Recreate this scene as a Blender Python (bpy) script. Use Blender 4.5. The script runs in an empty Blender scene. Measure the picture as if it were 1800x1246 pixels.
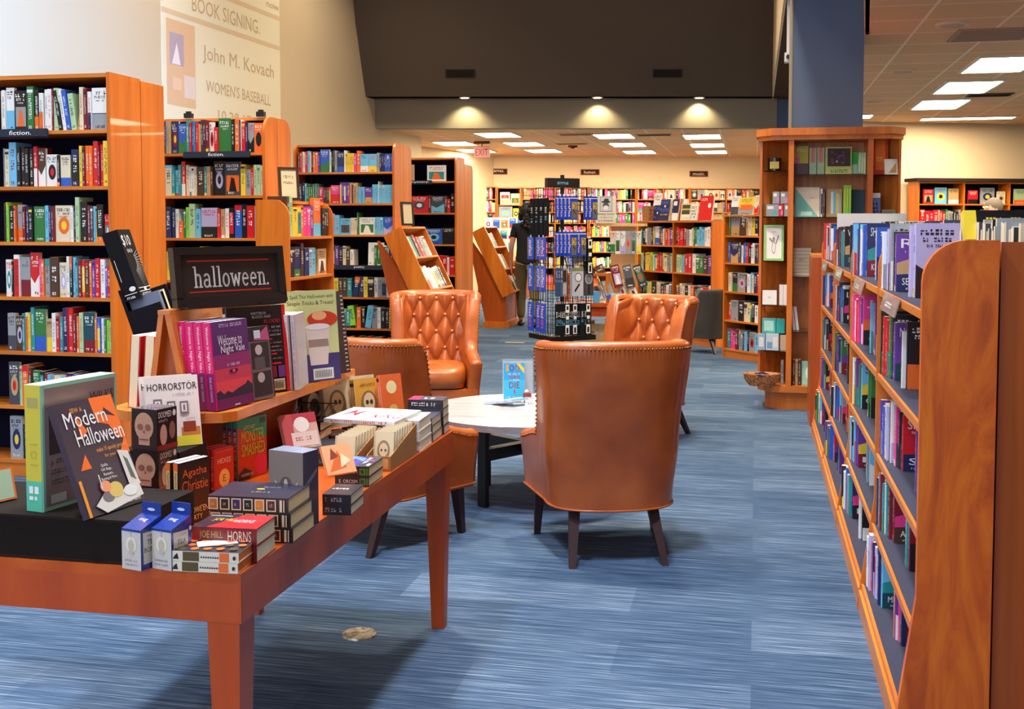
import bpy, math, random, re
from mathutils import Matrix, Vector
from math import sin, cos, tan, pi, radians, atan2, sqrt
S = bpy.context.scene
COL = S.collection
# ---------------------------------------------------------------- camera
F_, H_ = 2000.0, 1.45
YAW, PIT = radians(12.1), radians(3.2)
CX, CY = 900.0, 396 + 2000*tan(PIT)
cam = bpy.data.cameras.new('camera'); co = bpy.data.objects.new('camera', cam); COL.objects.link(co)
co.location = (0, 0, H_); co.rotation_euler = (pi/2-PIT, 0, YAW)
cam.sensor_width = 36; cam.lens = F_/1800*36; cam.shift_y = -(623-CY)/1800; cam.clip_start = .05; cam.clip_end = 200
S.camera = co
# ---------------------------------------------------------------- view + world + large lights
S.view_settings.view_transform = 'Standard'; S.view_settings.look = 'None'
S.view_settings.exposure = 0.06; S.view_settings.gamma = 1; S.view_settings.use_curve_mapping = False
W = bpy.data.worlds.new('world'); S.world = W; W.use_nodes = True
W.node_tree.nodes['Background'].inputs[0].default_value = (.50, .68, 1, 1)
W.node_tree.nodes['Background'].inputs[1].default_value = .15
def lamp(name, kind, loc, energy, col, rot=(0,0,0), size=1, sizey=None, spot=None, blend=.5):
    l = bpy.data.lights.new(name, kind); o = bpy.data.objects.new(name, l); COL.objects.link(o)
    o.location = loc; o.rotation_euler = rot; l.energy = energy; l.color = col
    if kind == 'AREA':
        l.shape = 'RECTANGLE' if sizey else 'DISK'; l.size = size
        if sizey: l.size_y = sizey
    elif kind == 'SPOT': l.spot_size = spot; l.spot_blend = blend; l.shadow_soft_size = size
    else: l.shadow_soft_size = size
    return o
WARM = (1, .77, .50)
# daylight through the tall storefront window behind the camera
lamp('daylight_lamp', 'AREA', (-3.6, -3.3, 3.0), 400, (.82,.88,1), (radians(90),0,0), 8.0, 5.0)
lamp('daylight_lamp', 'SPOT', (-1.0, -3.2, 5.0), 30000, (.20,.46,1), Vector((-5.5, 10.9, -1.6)).to_track_quat('-Z','Y').to_euler(), .6, spot=radians(19), blend=1)  # added narrow spot standing in for blue window light on the left wall
# lamps added under the unseen hall ceiling, the near ones tinted like daylight
for x, y in ((-4.0,3.6),(-4.9,7.2),(-4.9,11),(-2.5,1.8),(-2.2,5.6),(-1.7,9.6),(-2.2,13.4),(-.6,3.2),(-.4,7.2),(-4.6,14.6)):
    lamp('hall_downlight', 'AREA', (x, y, 6.3), 50 if x <= -4 else 128, (1,.86,.66) if y > 5 else (.80,.88,1), (0,0,0), .5).data.spread = radians(118)
lamp('wall_washer', 'SPOT', (-4.9, 10.0, 6.2), 110, WARM, (0, radians(34), 0), .15, spot=radians(95), blend=.9)
lamp('wall_washer', 'SPOT', (-4.9, 13.6, 6.2), 60, WARM, (0, radians(34), 0), .15, spot=radians(90), blend=.9)
for p in ((-4.5,17.36),(-2.46,17.8),(-.9,18.15)):
    lamp('soffit_downlight', 'SPOT', (p[0], p[1]+.2, 3.44), 46, (1,.82,.45), (radians(8),0,0), .03, spot=radians(118), blend=.7)
# ---------------------------------------------------------------- materials
def lin(c): return tuple(((x/255)/12.92 if x/255 <= .04045 else ((x/255+.055)/1.055)**2.4) for x in c)
MATS = {}
def mat(name, col=None, rough=.5, metal=0, emit=None, es=0, spec=.5, coat=0, trans=0, alpha=1):
    m = bpy.data.materials.new(name); m.use_nodes = True; n = m.node_tree.nodes; b = n['Principled BSDF']
    if col is None:
        a = n.new('ShaderNodeAttribute'); a.attribute_name = 'Col'; m.node_tree.links.new(a.outputs['Color'], b.inputs['Base Color'])
    else: b.inputs['Base Color'].default_value = (*lin(col), 1)
    b.inputs['Roughness'].default_value = rough; b.inputs['Metallic'].default_value = metal
    b.inputs['Specular IOR Level'].default_value = spec; b.inputs['Coat Weight'].default_value = coat
    b.inputs['Transmission Weight'].default_value = trans; b.inputs['Alpha'].default_value = alpha
    if emit: b.inputs['Emission Color'].default_value = (*lin(emit),1); b.inputs['Emission Strength'].default_value = es
    MATS[name] = m; return m
def L(m, a, b): m.node_tree.links.new(a, b)
def ramp(m, fac, stops):
    r = m.node_tree.nodes.new('ShaderNodeValToRGB'); e = r.color_ramp.elements
    while len(e) < len(stops): e.new(.5)
    for i, (p, c) in enumerate(stops): e[i].position = p; e[i].color = (*lin(c), 1)
    L(m, fac, r.inputs[0]); return r.outputs[0]
def noise(m, vec, scale, detail=4, dist=0, rough=.5):
    n = m.node_tree.nodes.new('ShaderNodeTexNoise'); n.inputs['Scale'].default_value = scale
    n.inputs['Detail'].default_value = detail; n.inputs['Distortion'].default_value = dist; n.inputs['Roughness'].default_value = rough
    L(m, vec, n.inputs['Vector']); return n.outputs['Fac']
def mapping(m, sc, kind='Object', rot=(0,0,0)):
    t = m.node_tree.nodes.new('ShaderNodeTexCoord'); k = m.node_tree.nodes.new('ShaderNodeMapping')
    k.inputs['Scale'].default_value = sc; k.inputs['Rotation'].default_value = rot
    L(m, t.outputs[kind], k.inputs['Vector']); return k.outputs['Vector']
def bump(m, fac, strength, dist=.01):
    b = m.node_tree.nodes.new('ShaderNodeBump'); b.inputs['Strength'].default_value = strength; b.inputs['Distance'].default_value = dist
    L(m, fac, b.inputs['Height']); L(m, b.outputs[0], m.node_tree.nodes['Principled BSDF'].inputs['Normal'])
def base(m, out): L(m, out, m.node_tree.nodes['Principled BSDF'].inputs['Base Color'])
def wood(name, a, b, c, sc, rough=.38, dist=.6, fig=1.0):
    m = mat(name, a, rough, coat=.12)
    v = mapping(m, sc); f = noise(m, v, fig, 6, dist, .62)
    base(m, ramp(m, f, [(.28, a), (.5, b), (.72, c)])); return m
wood('wood_upright', (176,84,10), (206,108,20), (226,130,36), (9,9,.7))
wood('wood_shelf', (184,96,28), (208,118,38), (226,140,56), (.8,9,9))
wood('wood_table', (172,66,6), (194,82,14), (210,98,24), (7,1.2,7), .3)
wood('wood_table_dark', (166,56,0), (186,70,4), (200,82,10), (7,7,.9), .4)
wood('wood_oak', (176,98,36), (208,126,52), (228,150,74), (7,7,.55), .4, 2.4, 1.3)
wood('wood_plain', (148,60,4), (170,74,8), (186,88,14), (6,6,.5), .4)
wood('wood_pale', (205,160,100), (222,180,120), (232,192,134), (6,6,1), .5)
m = wood('wood_figured', (170,60,0), (214,94,0), (236,122,8), (3.6,3.6,.9), .45, 2.6, 1.9)
m = mat('leather', (170,92,52), .36, coat=.22)
v = mapping(m, (1,1,1)); f = noise(m, v, 5, 5); base(m, ramp(m, f, [(.3,(156,72,22)),(.55,(180,90,34)),(.75,(196,106,46))])); bump(m, noise(m, v, 260, 2), .12, .002)
m = mat('carpet', (90,100,115), .95, spec=.1)
v = mapping(m, (1,1,1)); f1 = noise(m, mapping(m, (1.6,120,1)), 1.0, 3, 0, .7); f2 = noise(m, mapping(m, (5,300,1)), 1.0, 2, 0, .6)
mx = m.node_tree.nodes.new('ShaderNodeMix'); mx.data_type = 'FLOAT'; mx.inputs[0].default_value = .45; L(m, f1, mx.inputs[2]); L(m, f2, mx.inputs[3])
bk = m.node_tree.nodes.new('ShaderNodeTexBrick'); bk.inputs['Scale'].default_value = 1; bk.inputs['Brick Width'].default_value = .9; bk.inputs['Row Height'].default_value = .3
bk.inputs['Mortar Size'].default_value = 0; bk.inputs['Color1'].default_value = (.42,.42,.42,1); bk.inputs['Color2'].default_value = (.58,.58,.58,1); L(m, v, bk.inputs['Vector'])
mx2 = m.node_tree.nodes.new('ShaderNodeMix'); mx2.data_type = 'FLOAT'; mx2.inputs[0].default_value = .3; L(m, mx.outputs[0], mx2.inputs[2]); L(m, bk.outputs['Color'], mx2.inputs[3])
base(m, ramp(m, mx2.outputs[0], [(.36,(26,40,60)),(.47,(56,78,106)),(.54,(90,110,136)),(.64,(160,176,194))]))
bump(m, f2, .5, .004)
mat('print', None, .34, coat=.1); mat('matte', None, .85, spec=.2); mat('gloss', None, .18, coat=.4)
m = mat('wall_cream', (222,202,168), .9, spec=.1)
m = mat('wall_grey', (150,140,124), .9, spec=.1)
mat('bulkhead', (98,86,76), .9, spec=.1); mat('beam_under', (70,50,40), .9, spec=.1); mat('column_blue', (92,112,142), .8, spec=.2)
m = mat('ceiling_tile', (206,178,150), .95, spec=.05)
v = mapping(m, (1,1,1)); bk = m.node_tree.nodes.new('ShaderNodeTexBrick'); bk.offset = 0; bk.inputs['Scale'].default_value = 1
bk.inputs['Brick Width'].default_value = .61; bk.inputs['Row Height'].default_value = .61; bk.inputs['Mortar Size'].default_value = .012
bk.inputs['Color1'].default_value = (*lin((226,182,140)),1); bk.inputs['Color2'].default_value = (*lin((220,176,134)),1); bk.inputs['Mortar'].default_value = (*lin((244,216,184)),1)
L(m, v, bk.inputs['Vector']); base(m, bk.outputs['Color'])
mat('light_panel', (255,250,235), .5, emit=(255,238,206), es=36.0)
mat('light_panel_aisle', (255,250,235), .5, emit=(255,232,196), es=58.0)
mat('down_glow', (255,240,200), .5, emit=(255,236,190), es=14)
mat('exit_red', (250,120,120), .4, emit=(255,90,90), es=1.2)
mat('black_plastic', (20,20,22), .35); mat('black_metal', (16,16,18), .4, .3); mat('chrome', (200,200,200), .2, 1)
mat('navy_back', (17,18,38), .85, spec=.1); mat('dark_leg', (44,18,20), .45); mat('brass', (150,92,52), .3, .9)
mat('grey_fabric', (70,66,62), .95); mat('white_plastic', (225,225,225), .4)
m = mat('table_stone', (200,205,210), .35, coat=.2)
f = noise(m, mapping(m, (2,26,1)), 1.5, 6, .4, .7); base(m, ramp(m, f, [(.3,(136,136,140)),(.5,(170,172,176)),(.7,(194,196,200))]))
m = mat('glass', (235,250,245), .05, trans=1); m = mat('acrylic', (235,242,255), .08, alpha=.14); m = mat('clear_film', (60,60,60), .12, alpha=.06)
m = mat('basket', (170,110,60), .8)
f = noise(m, mapping(m, (60,60,90)), 1, 2); base(m, ramp(m, f, [(.35,(110,62,28)),(.6,(196,136,82))])); bump(m, f, .6, .004)
mat('skin', (205,140,110), .55); mat('hair_dark', (18,12,12), .6); mat('hair_grey', (92,82,74), .9); mat('cloth_black', (16,16,20), .9)
mat('cloth_olive', (112,98,62), .9); mat('cloth_blue', (60,72,100), .9)
m = mat('disc_metal', (176,172,150), .35, .6); f = noise(m, mapping(m,(60,60,60)), 1, 3); base(m, ramp(m, f, [(.4,(120,118,104)),(.6,(205,202,184))]))
MN = list(MATS)
# ---------------------------------------------------------------- mesh builder
class MB:
    def __init__(s): s.v=[]; s.f=[]; s.c=[]; s.m=[]; s.M=None
    def add(s, vs, fs, col=(200,200,200), mat='print'):
        n=len(s.v); lc=lin(col)
        if s.M is not None: vs=[s.M@Vector(p) for p in vs]
        s.v+= [tuple(p) for p in vs]
        for f in fs: s.f.append(tuple(n+i for i in f)); s.c.append(lc); s.m.append(mat)
    def box(s,x0,y0,z0,x1,y1,z1,col=(200,200,200),mat='print'):
        s.add([(x0,y0,z0),(x1,y0,z0),(x1,y1,z0),(x0,y1,z0),(x0,y0,z1),(x1,y0,z1),(x1,y1,z1),(x0,y1,z1)],
              [(0,3,2,1),(4,5,6,7),(0,1,5,4),(1,2,6,5),(2,3,7,6),(3,0,4,7)],col,mat); return s
    def prism(s,poly,axis,a0,a1,col=(200,200,200),mat='print'):
        # poly in the two other axes: axis x -> (y,z); y -> (x,z); z -> (x,y)
        def P(p,a): return (a,p[0],p[1]) if axis=='x' else ((p[0],a,p[1]) if axis=='y' else (p[0],p[1],a))
        n=len(poly); vs=[P(p,a0) for p in poly]+[P(p,a1) for p in poly]
        s.add(vs,[tuple(range(n))[::-1],tuple(range(n,2*n))]+[(i,(i+1)%n,n+(i+1)%n,n+i) for i in range(n)],col,mat); return s
    def cyl(s,p0,p1,r0,r1=None,n=12,col=(200,200,200),mat='print',cap=True):
        r1=r0 if r1 is None else r1; p0=Vector(p0); p1=Vector(p1); d=(p1-p0).normalized()
        a=d.orthogonal().normalized(); b=d.cross(a)
        vs=[p0+(a*cos(2*pi*i/n)+b*sin(2*pi*i/n))*r0 for i in range(n)]+[p1+(a*cos(2*pi*i/n)+b*sin(2*pi*i/n))*r1 for i in range(n)]
        fs=[(i,(i+1)%n,n+(i+1)%n,n+i) for i in range(n)]
        if cap: fs+=[tuple(range(n))[::-1],tuple(range(n,2*n))]
        s.add(vs,fs,col,mat); return s
    def ball(s,c,r,n=10,k=6,sc=(1,1,1),col=(200,200,200),mat='print'):
        vs=[]; fs=[]
        for j in range(k+1):
            t=pi*j/k
            for i in range(n): vs.append((c[0]+r*sc[0]*sin(t)*cos(2*pi*i/n),c[1]+r*sc[1]*sin(t)*sin(2*pi*i/n),c[2]+r*sc[2]*cos(t)))
        for j in range(k):
            for i in range(n): fs.append((j*n+i,(j+1)*n+i,(j+1)*n+(i+1)%n,j*n+(i+1)%n))
        s.add(vs,fs,col,mat); return s
    def build(s,name,parent=None,M=None,smooth=False,mats=None):
        me=bpy.data.meshes.new(name); me.from_pydata(s.v,[],s.f)
        names=[]; 
        for x in s.m:
            if x not in names: names.append(x)
        for x in names: me.materials.append(MATS[x])
        ix={x:i for i,x in enumerate(names)}
        me.polygons.foreach_set('material_index',[ix[x] for x in s.m])
        ca=me.color_attributes.new('Col','FLOAT_COLOR','CORNER'); buf=[]
        for f,c in zip(s.f,s.c): buf+= [c[0],c[1],c[2],1.0]*len(f)
        ca.data.foreach_set('color',buf)
        if smooth: me.polygons.foreach_set('use_smooth',[True]*len(me.polygons))
        me.update()
        o=bpy.data.objects.new(name,me); COL.objects.link(o)
        if parent: o.parent=parent
        if M is not None: o.matrix_world=M if not parent else M
        return o
def tag(o,label,cat,group=None,kind=None):
    if label: o['label']=label
    if cat: o['category']=cat
    if group: o['group']=group
    if kind: o['kind']=kind
    return o
def thing(name,label,cat,loc=(0,0,0),rz=0,group=None):
    o=bpy.data.objects.new(name,None); COL.objects.link(o); o.empty_display_size=.1; o.location=loc; o.rotation_euler=(0,0,rz)
    return tag(o,label,cat,group)
def struct(mb,name,M=None):
    o=mb.build(name,M=M); o['kind']='structure'; return o
def TR(x=0,y=0,z=0,rz=0,rx=0,ry=0): return Matrix.Translation((x,y,z))@Matrix.Rotation(rz,4,'Z')@Matrix.Rotation(rx,4,'X')@Matrix.Rotation(ry,4,'Y')
# a pixel of the photo -> a world point at a known height / depth
fw=Vector((-sin(YAW)*cos(PIT),cos(YAW)*cos(PIT),-sin(PIT))); rt=Vector((cos(YAW),sin(YAW),0)); up=rt.cross(fw)
def ray(x,y): return fw+rt*((x-CX)/F_)+up*((CY-y)/F_)
def fl(x,y,z=0): r=ray(x,y); return Vector((0,0,H_))+r*((z-H_)/r.z)
def aty(x,y,Y): r=ray(x,y); return Vector((0,0,H_))+r*(Y/r.y)
def atx(x,y,X): r=ray(x,y); return Vector((0,0,H_))+r*(X/r.x)
# ---------------------------------------------------------------- colours, lettering, printed art
C={'K':(24,23,28),'W':(236,236,234),'I':(226,214,184),'A':(196,158,108),'N':(28,38,92),'B':(38,92,196),'C':(110,190,232),'T':(38,146,150),
 'G':(44,120,58),'L':(140,212,66),'Y':(238,208,58),'O':(238,108,38),'R':(208,26,38),'M':(124,18,40),'P':(232,58,140),'V':(104,58,156),
 'D':(78,50,38),'E':(150,156,162),'S':(66,72,84),'g':(176,208,160),'U':(188,178,220),'Z':(18,70,84)}
CN={'K':'black','W':'white','I':'cream','A':'tan','N':'navy blue','B':'bright blue','C':'sky blue','T':'teal','G':'green','L':'lime green','Y':'yellow','O':'orange','R':'red','M':'maroon','P':'pink','V':'purple','D':'dark brown','E':'light grey','S':'slate grey','g':'pale green','U':'lavender','Z':'deep teal'}
DARK=set('KNBTGRMVDSZPO')
_tc={}
def text_geo(s):
    if s in _tc: return _tc[s]
    cu=bpy.data.curves.new('lettering','FONT'); cu.body=s; cu.resolution_u=2; cu.fill_mode='FRONT'
    o=bpy.data.objects.new('lettering',cu); COL.objects.link(o); dg=bpy.context.evaluated_depsgraph_get(); dg.update()
    me=o.evaluated_get(dg).to_mesh(); vs=[(v.co.x,v.co.y) for v in me.vertices]; fs=[tuple(p.vertices) for p in me.polygons]
    o.evaluated_get(dg).to_mesh_clear(); bpy.data.objects.remove(o); bpy.data.curves.remove(cu)
    if not vs: _tc[s]=([],[]); return _tc[s]
    x0=min(v[0] for v in vs); x1=max(v[0] for v in vs); y0=min(v[1] for v in vs); y1=max(v[1] for v in vs)
    vs=[((x-x0)/(x1-x0),(y-y0)/(y1-y0)) for x,y in vs]; _tc[s]=(vs,fs); return _tc[s]
def stroke(pts,w,out):
    for (a,b) in zip(pts,pts[1:]):
        dx,dy=b[0]-a[0],b[1]-a[1]; l=sqrt(dx*dx+dy*dy) or 1; nx,ny=-dy/l*w/2,dx/l*w/2
        out.append([(a[0]+nx,a[1]+ny),(a[0]-nx,a[1]-ny),(b[0]-nx,b[1]-ny),(b[0]+nx,b[1]+ny)])
    for a in pts[1:-1]: out.append([(a[0]+w/2*cos(k*pi/4),a[1]+w/2*sin(k*pi/4)) for k in range(8)])
def slab(s,w=.15):
    def arc(cx,cy,rx,ry,a0,a1,n=10): return [(cx+rx*cos(radians(a0+(a1-a0)*i/n)),cy+ry*sin(radians(a0+(a1-a0)*i/n))) for i in range(n+1)]
    out=[]; x=0
    def bar(x0,x1,y): out.append([(x0,y-.05),(x1,y-.05),(x1,y+.05),(x0,y+.05)])
    for ch in s:
        g=[]; wd=.8
        if ch in 'hn':
            stroke([(x+.2,0),(x+.2,1.55 if ch=='h' else 1)],w,out); stroke([(x+.2,.7)]+arc(x+.42,.68,.2,.27,150,0)+[(x+.62,0)],w,out)
            bar(x+.02,x+.38,.05); bar(x+.46,x+.8,.05); bar(x+.0,x+.2,1.5 if ch=='h' else .95); wd=.86
        elif ch=='l': stroke([(x+.22,0),(x+.22,1.55)],w,out); bar(x+.02,x+.42,.05); bar(x+.02,x+.22,1.5); wd=.48
        elif ch=='a':
            stroke(arc(x+.34,.72,.22,.24,160,0)+[(x+.56,.1),(x+.7,.05)],w,out); stroke(arc(x+.32,.3,.22,.26,60,330,14),w,out); wd=.8
        elif ch=='o': stroke(arc(x+.36,.5,.26,.45,0,360,20),w,out); wd=.76
        elif ch=='e': stroke([(x+.14,.55),(x+.62,.55)]+arc(x+.38,.5,.25,.45,10,320,18),w*.92,out); wd=.78
        elif ch=='w':
            stroke([(x+.14,.98),(x+.32,.05),(x+.52,.85),(x+.72,.05),(x+.9,.98)],w*.9,out); bar(x+.0,x+.3,.95); bar(x+.76,x+1.04,.95); wd=1.06
        elif ch=='.': out.append([(x+.12+.1*cos(k*pi/4),.09+.1*sin(k*pi/4)) for k in range(8)]); wd=.3
        x+=wd
    return out,x,1.58
def art(mb,O,U,V,N,w,h,ops,mat='print',rnd=random,eps=.00035):
    """printed artwork on a face; ops in 0..1 face coordinates"""
    O=Vector(O);U=Vector(U);V=Vector(V);N=Vector(N); e=eps
    P=lambda u,v:(O+U*(u*w)+V*(v*h)+N*e)
    for op in ops:
        k=op[0]; c=op[1]; c=C[c] if isinstance(c,str) else c
        if k=='r': mb.add([P(op[2],op[3]),P(op[4],op[3]),P(op[4],op[5]),P(op[2],op[5])],[(0,1,2,3)],c,mat)
        elif k=='p': mb.add([P(*q) for q in op[2]],[tuple(range(len(op[2])))],c,mat)
        elif k=='e': mb.add([P(op[2]+op[4]*cos(i*pi/9),op[3]+op[5]*sin(i*pi/9)) for i in range(18)],[tuple(range(18))],c,mat)
        elif k=='t':   # text: colour, string, u0,v0,u1,v1, (vertical)
            vs,fs=text_geo(op[2]); u0,v0,u1,v1=op[3:7]
            if len(op)>7 and op[7]=='d': q=[P(u0+(u1-u0)*y,v1-(v1-v0)*x) for x,y in vs]
            elif len(op)>7 and op[7]=='s': q=[P(u0+(u1-u0)*x+0,v0+(v1-v0)*y+(v1-v0)*.5*x) for x,y in vs]
            else: q=[P(u0+(u1-u0)*x,v0+(v1-v0)*y) for x,y in vs]
            mb.add(q,fs,c,mat)
        elif k=='g':   # unreadable small print
            u0,v0,u1,v1=op[2:6]; W_,H2=(u1-u0)*w,(v1-v0)*h; vert=H2>W_; ln=max(W_,H2); th=min(W_,H2)
            n=max(2,min(int(ln/(th*.72)),26)); t=0
            for i in range(n):
                if rnd.random()<.14: continue
                a,b=i/n,(i+.72)/n
                for j in range(2):
                    lo,hi=(0,.42) if j==0 else (.58,1)
                    if rnd.random()<.3: hi=lo+.25
                    aa,bb=(a,b) if rnd.random()<.6 else (a,(a+b)/2)
                    if vert: q=[(u0+(u1-u0)*lo,v1-(v1-v0)*aa),(u0+(u1-u0)*hi,v1-(v1-v0)*aa),(u0+(u1-u0)*hi,v1-(v1-v0)*bb),(u0+(u1-u0)*lo,v1-(v1-v0)*bb)]
                    else: q=[(u0+(u1-u0)*aa,v0+(v1-v0)*lo),(u0+(u1-u0)*bb,v0+(v1-v0)*lo),(u0+(u1-u0)*bb,v0+(v1-v0)*hi),(u0+(u1-u0)*aa,v0+(v1-v0)*hi)]
                    mb.add([P(*z) for z in q],[(0,1,2,3)],c,mat)
        e+=eps*.6
def tcover(rnd,a,b,c):
    f='W' if c in DARK else rnd.choice('KMN'); p=rnd.choice('RVBAYTPO')
    return [('r',c,0,0,1,1),('r',rnd.choice('KNDMZ'),0,0,1,.34),('p',p,[(0,.3),(1,.34),(1,.52),(.55,.62),(0,.5)]),('e',rnd.choice('AIOE'),.5,.42,.2,.1),('t',f,a,.1,.76,.92,.92),('g',f,.2,.68,.8,.72),('t','W',b,.14,.12,.86,.24),('g','W',.2,.04,.8,.07)]
def rcover(rnd,c,alt=None):
    f='W' if c in DARK else rnd.choice('KNRD'); a=alt or rnd.choice('WKNBCTGYORMEASU'); ops=[]; st=rnd.random()
    if st<.35: ops+=[('r',a,0,0,1,rnd.uniform(.25,.5))]
    elif st<.6: ops+=[('e',a,.5,.45,.33,.24),('e',rnd.choice('WKYR'),.5,.45,.16,.12)]
    elif st<.8: ops+=[('r',a,.1,.12,.9,.6),('p',rnd.choice('KWOD'),[(.25,.12),(.75,.12),(.6,.5),(.4,.55)])]
    else: ops+=[('p',a,[(0,0),(1,0),(1,.55),(.4,.3),(0,.45)])]
    ops+=[('g',f,.1,.84,.9,.92),('g',f,.16,.75,.84,.81)]
    if rnd.random()<.6: ops+=[('g',f,.25,.68,.75,.715)]
    if rnd.random()<.6: ops+=[('g',f if a==c else ('W' if a in DARK else 'K'),.2,.05,.8,.11)]
    return ops
def book_geo(mb,w,h,d,c,c2=None,rnd=random,spine=None,cover=None,back=None,simple=False,mat='print',pg='I'):
    """spine faces -y, front cover faces +x; x 0..w, y 0..d, z 0..h"""
    b=min(.0025,w*.2); col=C[c] if isinstance(c,str) else c
    mb.prism([(0,b),(b,0),(w-b,0),(w,b),(w,d),(0,d)],'z',0,h,col,mat)
    t=min(.002,w*.15); pc=C[pg] if isinstance(pg,str) else pg; e=.0004
    mb.add([(t,.003,h+e),(w-t,.003,h+e),(w-t,d-.001,h+e),(t,d-.001,h+e)],[(0,1,2,3)],pc,'matte')
    mb.add([(w-t,d+e,.002),(t,d+e,.002),(t,d+e,h-.001),(w-t,d+e,h-.001)],[(0,1,2,3)],pc,'matte')
    ops=spine
    if ops is None:
        ops=[]; cc=c if isinstance(c,str) else 'K'; f='W' if cc in DARK else rnd.choice('KNRMG')
        if c2: ops.append(('r',c2,0,0,1,rnd.choice((.35,.45,.5))))
        elif rnd.random()<.4: ops.append(('r',rnd.choice('WKRYNITO'),0,rnd.choice((0,.0,.82,.7)),1,rnd.choice((.1,.14,.9,1)))) if rnd.random()<.5 else ops.append(('r',rnd.choice('WKRYN'),0,.86,1,.93))
        if w>.008: ops+=[('g',f,.28,.36 if rnd.random()<.6 else .25,.74,.84)]
        if not simple and w>.012: ops+=[('g',f,.25,.05,.75,.12)]
    art(mb,(b,0,0),(1,0,0),(0,0,1),(0,-1,0),w-2*b,h,ops,mat,rnd)
    if cover: art(mb,(w,b,0),(0,1,0),(0,0,1),(1,0,0),d-b,h,cover,mat,rnd)
    if back: art(mb,(0,d,0),(0,-1,0),(0,0,1),(-1,0,0),d-b,h,back,mat,rnd)
def face_geo(mb,w,h,t,c,ops,rnd=random,mat='print',pg='I'):
    """cover faces -y: x 0..w, y 0..t, z 0..h (spine on the left)"""
    col=C[c] if isinstance(c,str) else c; mb.box(0,0,0,w,t,h,col,mat); pc=C[pg] if isinstance(pg,str) else pg; e=.0004; k=min(.002,t*.2)
    mb.add([(.002,k,h+e),(w-.001,k,h+e),(w-.001,t-k,h+e),(.002,t-k,h+e)],[(0,1,2,3)],pc,'matte')
    mb.add([(w+e,k,.001),(w+e,t-k,.001),(w+e,t-k,h-.001),(w+e,k,h-.001)],[(0,1,2,3)],pc,'matte')
    art(mb,(0,0,0),(1,0,0),(0,0,1),(0,-1,0),w,h,ops,mat,rnd)
ORD=['first','second','third','fourth','fifth','sixth','seventh','eighth','ninth','tenth','eleventh','twelfth','thirteenth','fourteenth','fifteenth','sixteenth','seventeenth','eighteenth','nineteenth','twentieth','21st','22nd','23rd','24th','25th','26th','27th','28th','29th','30th','31st','32nd','33rd','34th','35th','36th','37th','38th','39th','40th']
TOK=re.compile(r'^(F?)([A-Za-z])(?:\|([A-Za-z]))?([\d.]+)(?:x(\d+))?(?:/([\d.]+))?(?:x(\d+))?([<>]?)$')
STUFF=MB()
def fill(M,x0,x1,z,spec,rnd,hmax,depth=.15,inset=.02,where=None,group=None,unit=None,step=0,endcover=False,words=None):
    """stand books left to right along a shelf; where=None puts them in the distant stuff object"""
    toks=[]
    for t in spec.split():
        if t[0]=='_': toks.append(('gap',float(t[1:]))); continue
        m=TOK.match(t); n=int(m.group(5) or m.group(7) or 1)
        for i in range(n): toks.append((bool(m.group(1)),m.group(2),m.group(3),float(m.group(4)),float(m.group(6) or rnd.uniform(.84,1)),m.group(8)))
    tot=sum(t[1] if t[0]=='gap' else t[3] for t in toks); k=(x1-x0)/tot if unit is None else unit; x=x0; cnt=0; nb=len([t for t in toks if t[0]!='gap'])
    hm=hmax/max([t[4] for t in toks if t[0]!='gap']+[1])
    for i,t in enumerate(toks):
        if t[0]=='gap': x+=t[1]*k; continue
        F,c,c2,wd,hh,ln=t; w=wd*k; h=hmax*min(hh,1); ins=inset+rnd.uniform(0,.012)+step*cnt; cnt+=1
        mb=MB()
        if F:
            d=rnd.uniform(.018,.03); face_geo(mb,w*.96,h,d,c,([('r',c2,0,0,1,.4)] if c2 else [])+rcover(rnd,c),rnd)
            m=M@TR(x+w*.02,ins+.01,z)
        else:
            d=min(depth,rnd.uniform(.125,.15))
            if ln:
                a=radians(rnd.uniform(7,10))*(1 if ln=='>' else -1); bw=w*.93; 
                if ln=='>': off=Matrix.Translation((x+bw,ins,z))@Matrix.Rotation(a,4,'Y')@Matrix.Translation((-bw,0,0))
                else: off=Matrix.Translation((x,ins,z))@Matrix.Rotation(a,4,'Y')
                m=M@off
            else: bw=w*.96; m=M@TR(x+w*.02,ins,z)
            last=endcover and (i+1==len(toks) or toks[i+1][0]=='gap' or True)
            gapn=i+1<len(toks) and toks[i+1][0]=='gap'
            book_geo(mb,bw,h,d,c,c2,rnd,cover=(tcover(rnd,words[0],words[1],c) if words and gapn else rcover(rnd,c)) if last else None,simple=where is None)
        x+=w
        if where:
            o=mb.build('book',M=m); th='face-out' if F else ('thick' if w>.042 else ('thin' if w<.022 else 'medium'))
            tag(o,'%s %s book%s, %s from left, %s'%(th,CN[c],' leaning' if ln else '',ORD[cnt-1],where),'book',group)
        else:
            STUFF.M=m; n=len(STUFF.v); STUFF.v+=[tuple(m@Vector(p)) for p in mb.v]; STUFF.f+=[tuple(n+i for i in f) for f in mb.f]; STUFF.c+=mb.c; STUFF.m+=mb.m; STUFF.M=None
def rspec(rnd,n,pal='WKNBCTGYORMIAESDgU',face=.06,gap=.08):
    out=[]
    for i in range(n):
        c=rnd.choice(pal)
        if rnd.random()<gap: out.append('_%d'%rnd.randint(3,10))
        elif rnd.random()<face: out.append('F%s%d'%(c,rnd.randint(18,26)))
        else: out.append('%s%d'%(c,rnd.randint(4,9))+('x%d'%rnd.randint(2,3) if rnd.random()<.12 else ''))
    return ' '.join(out)
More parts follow.
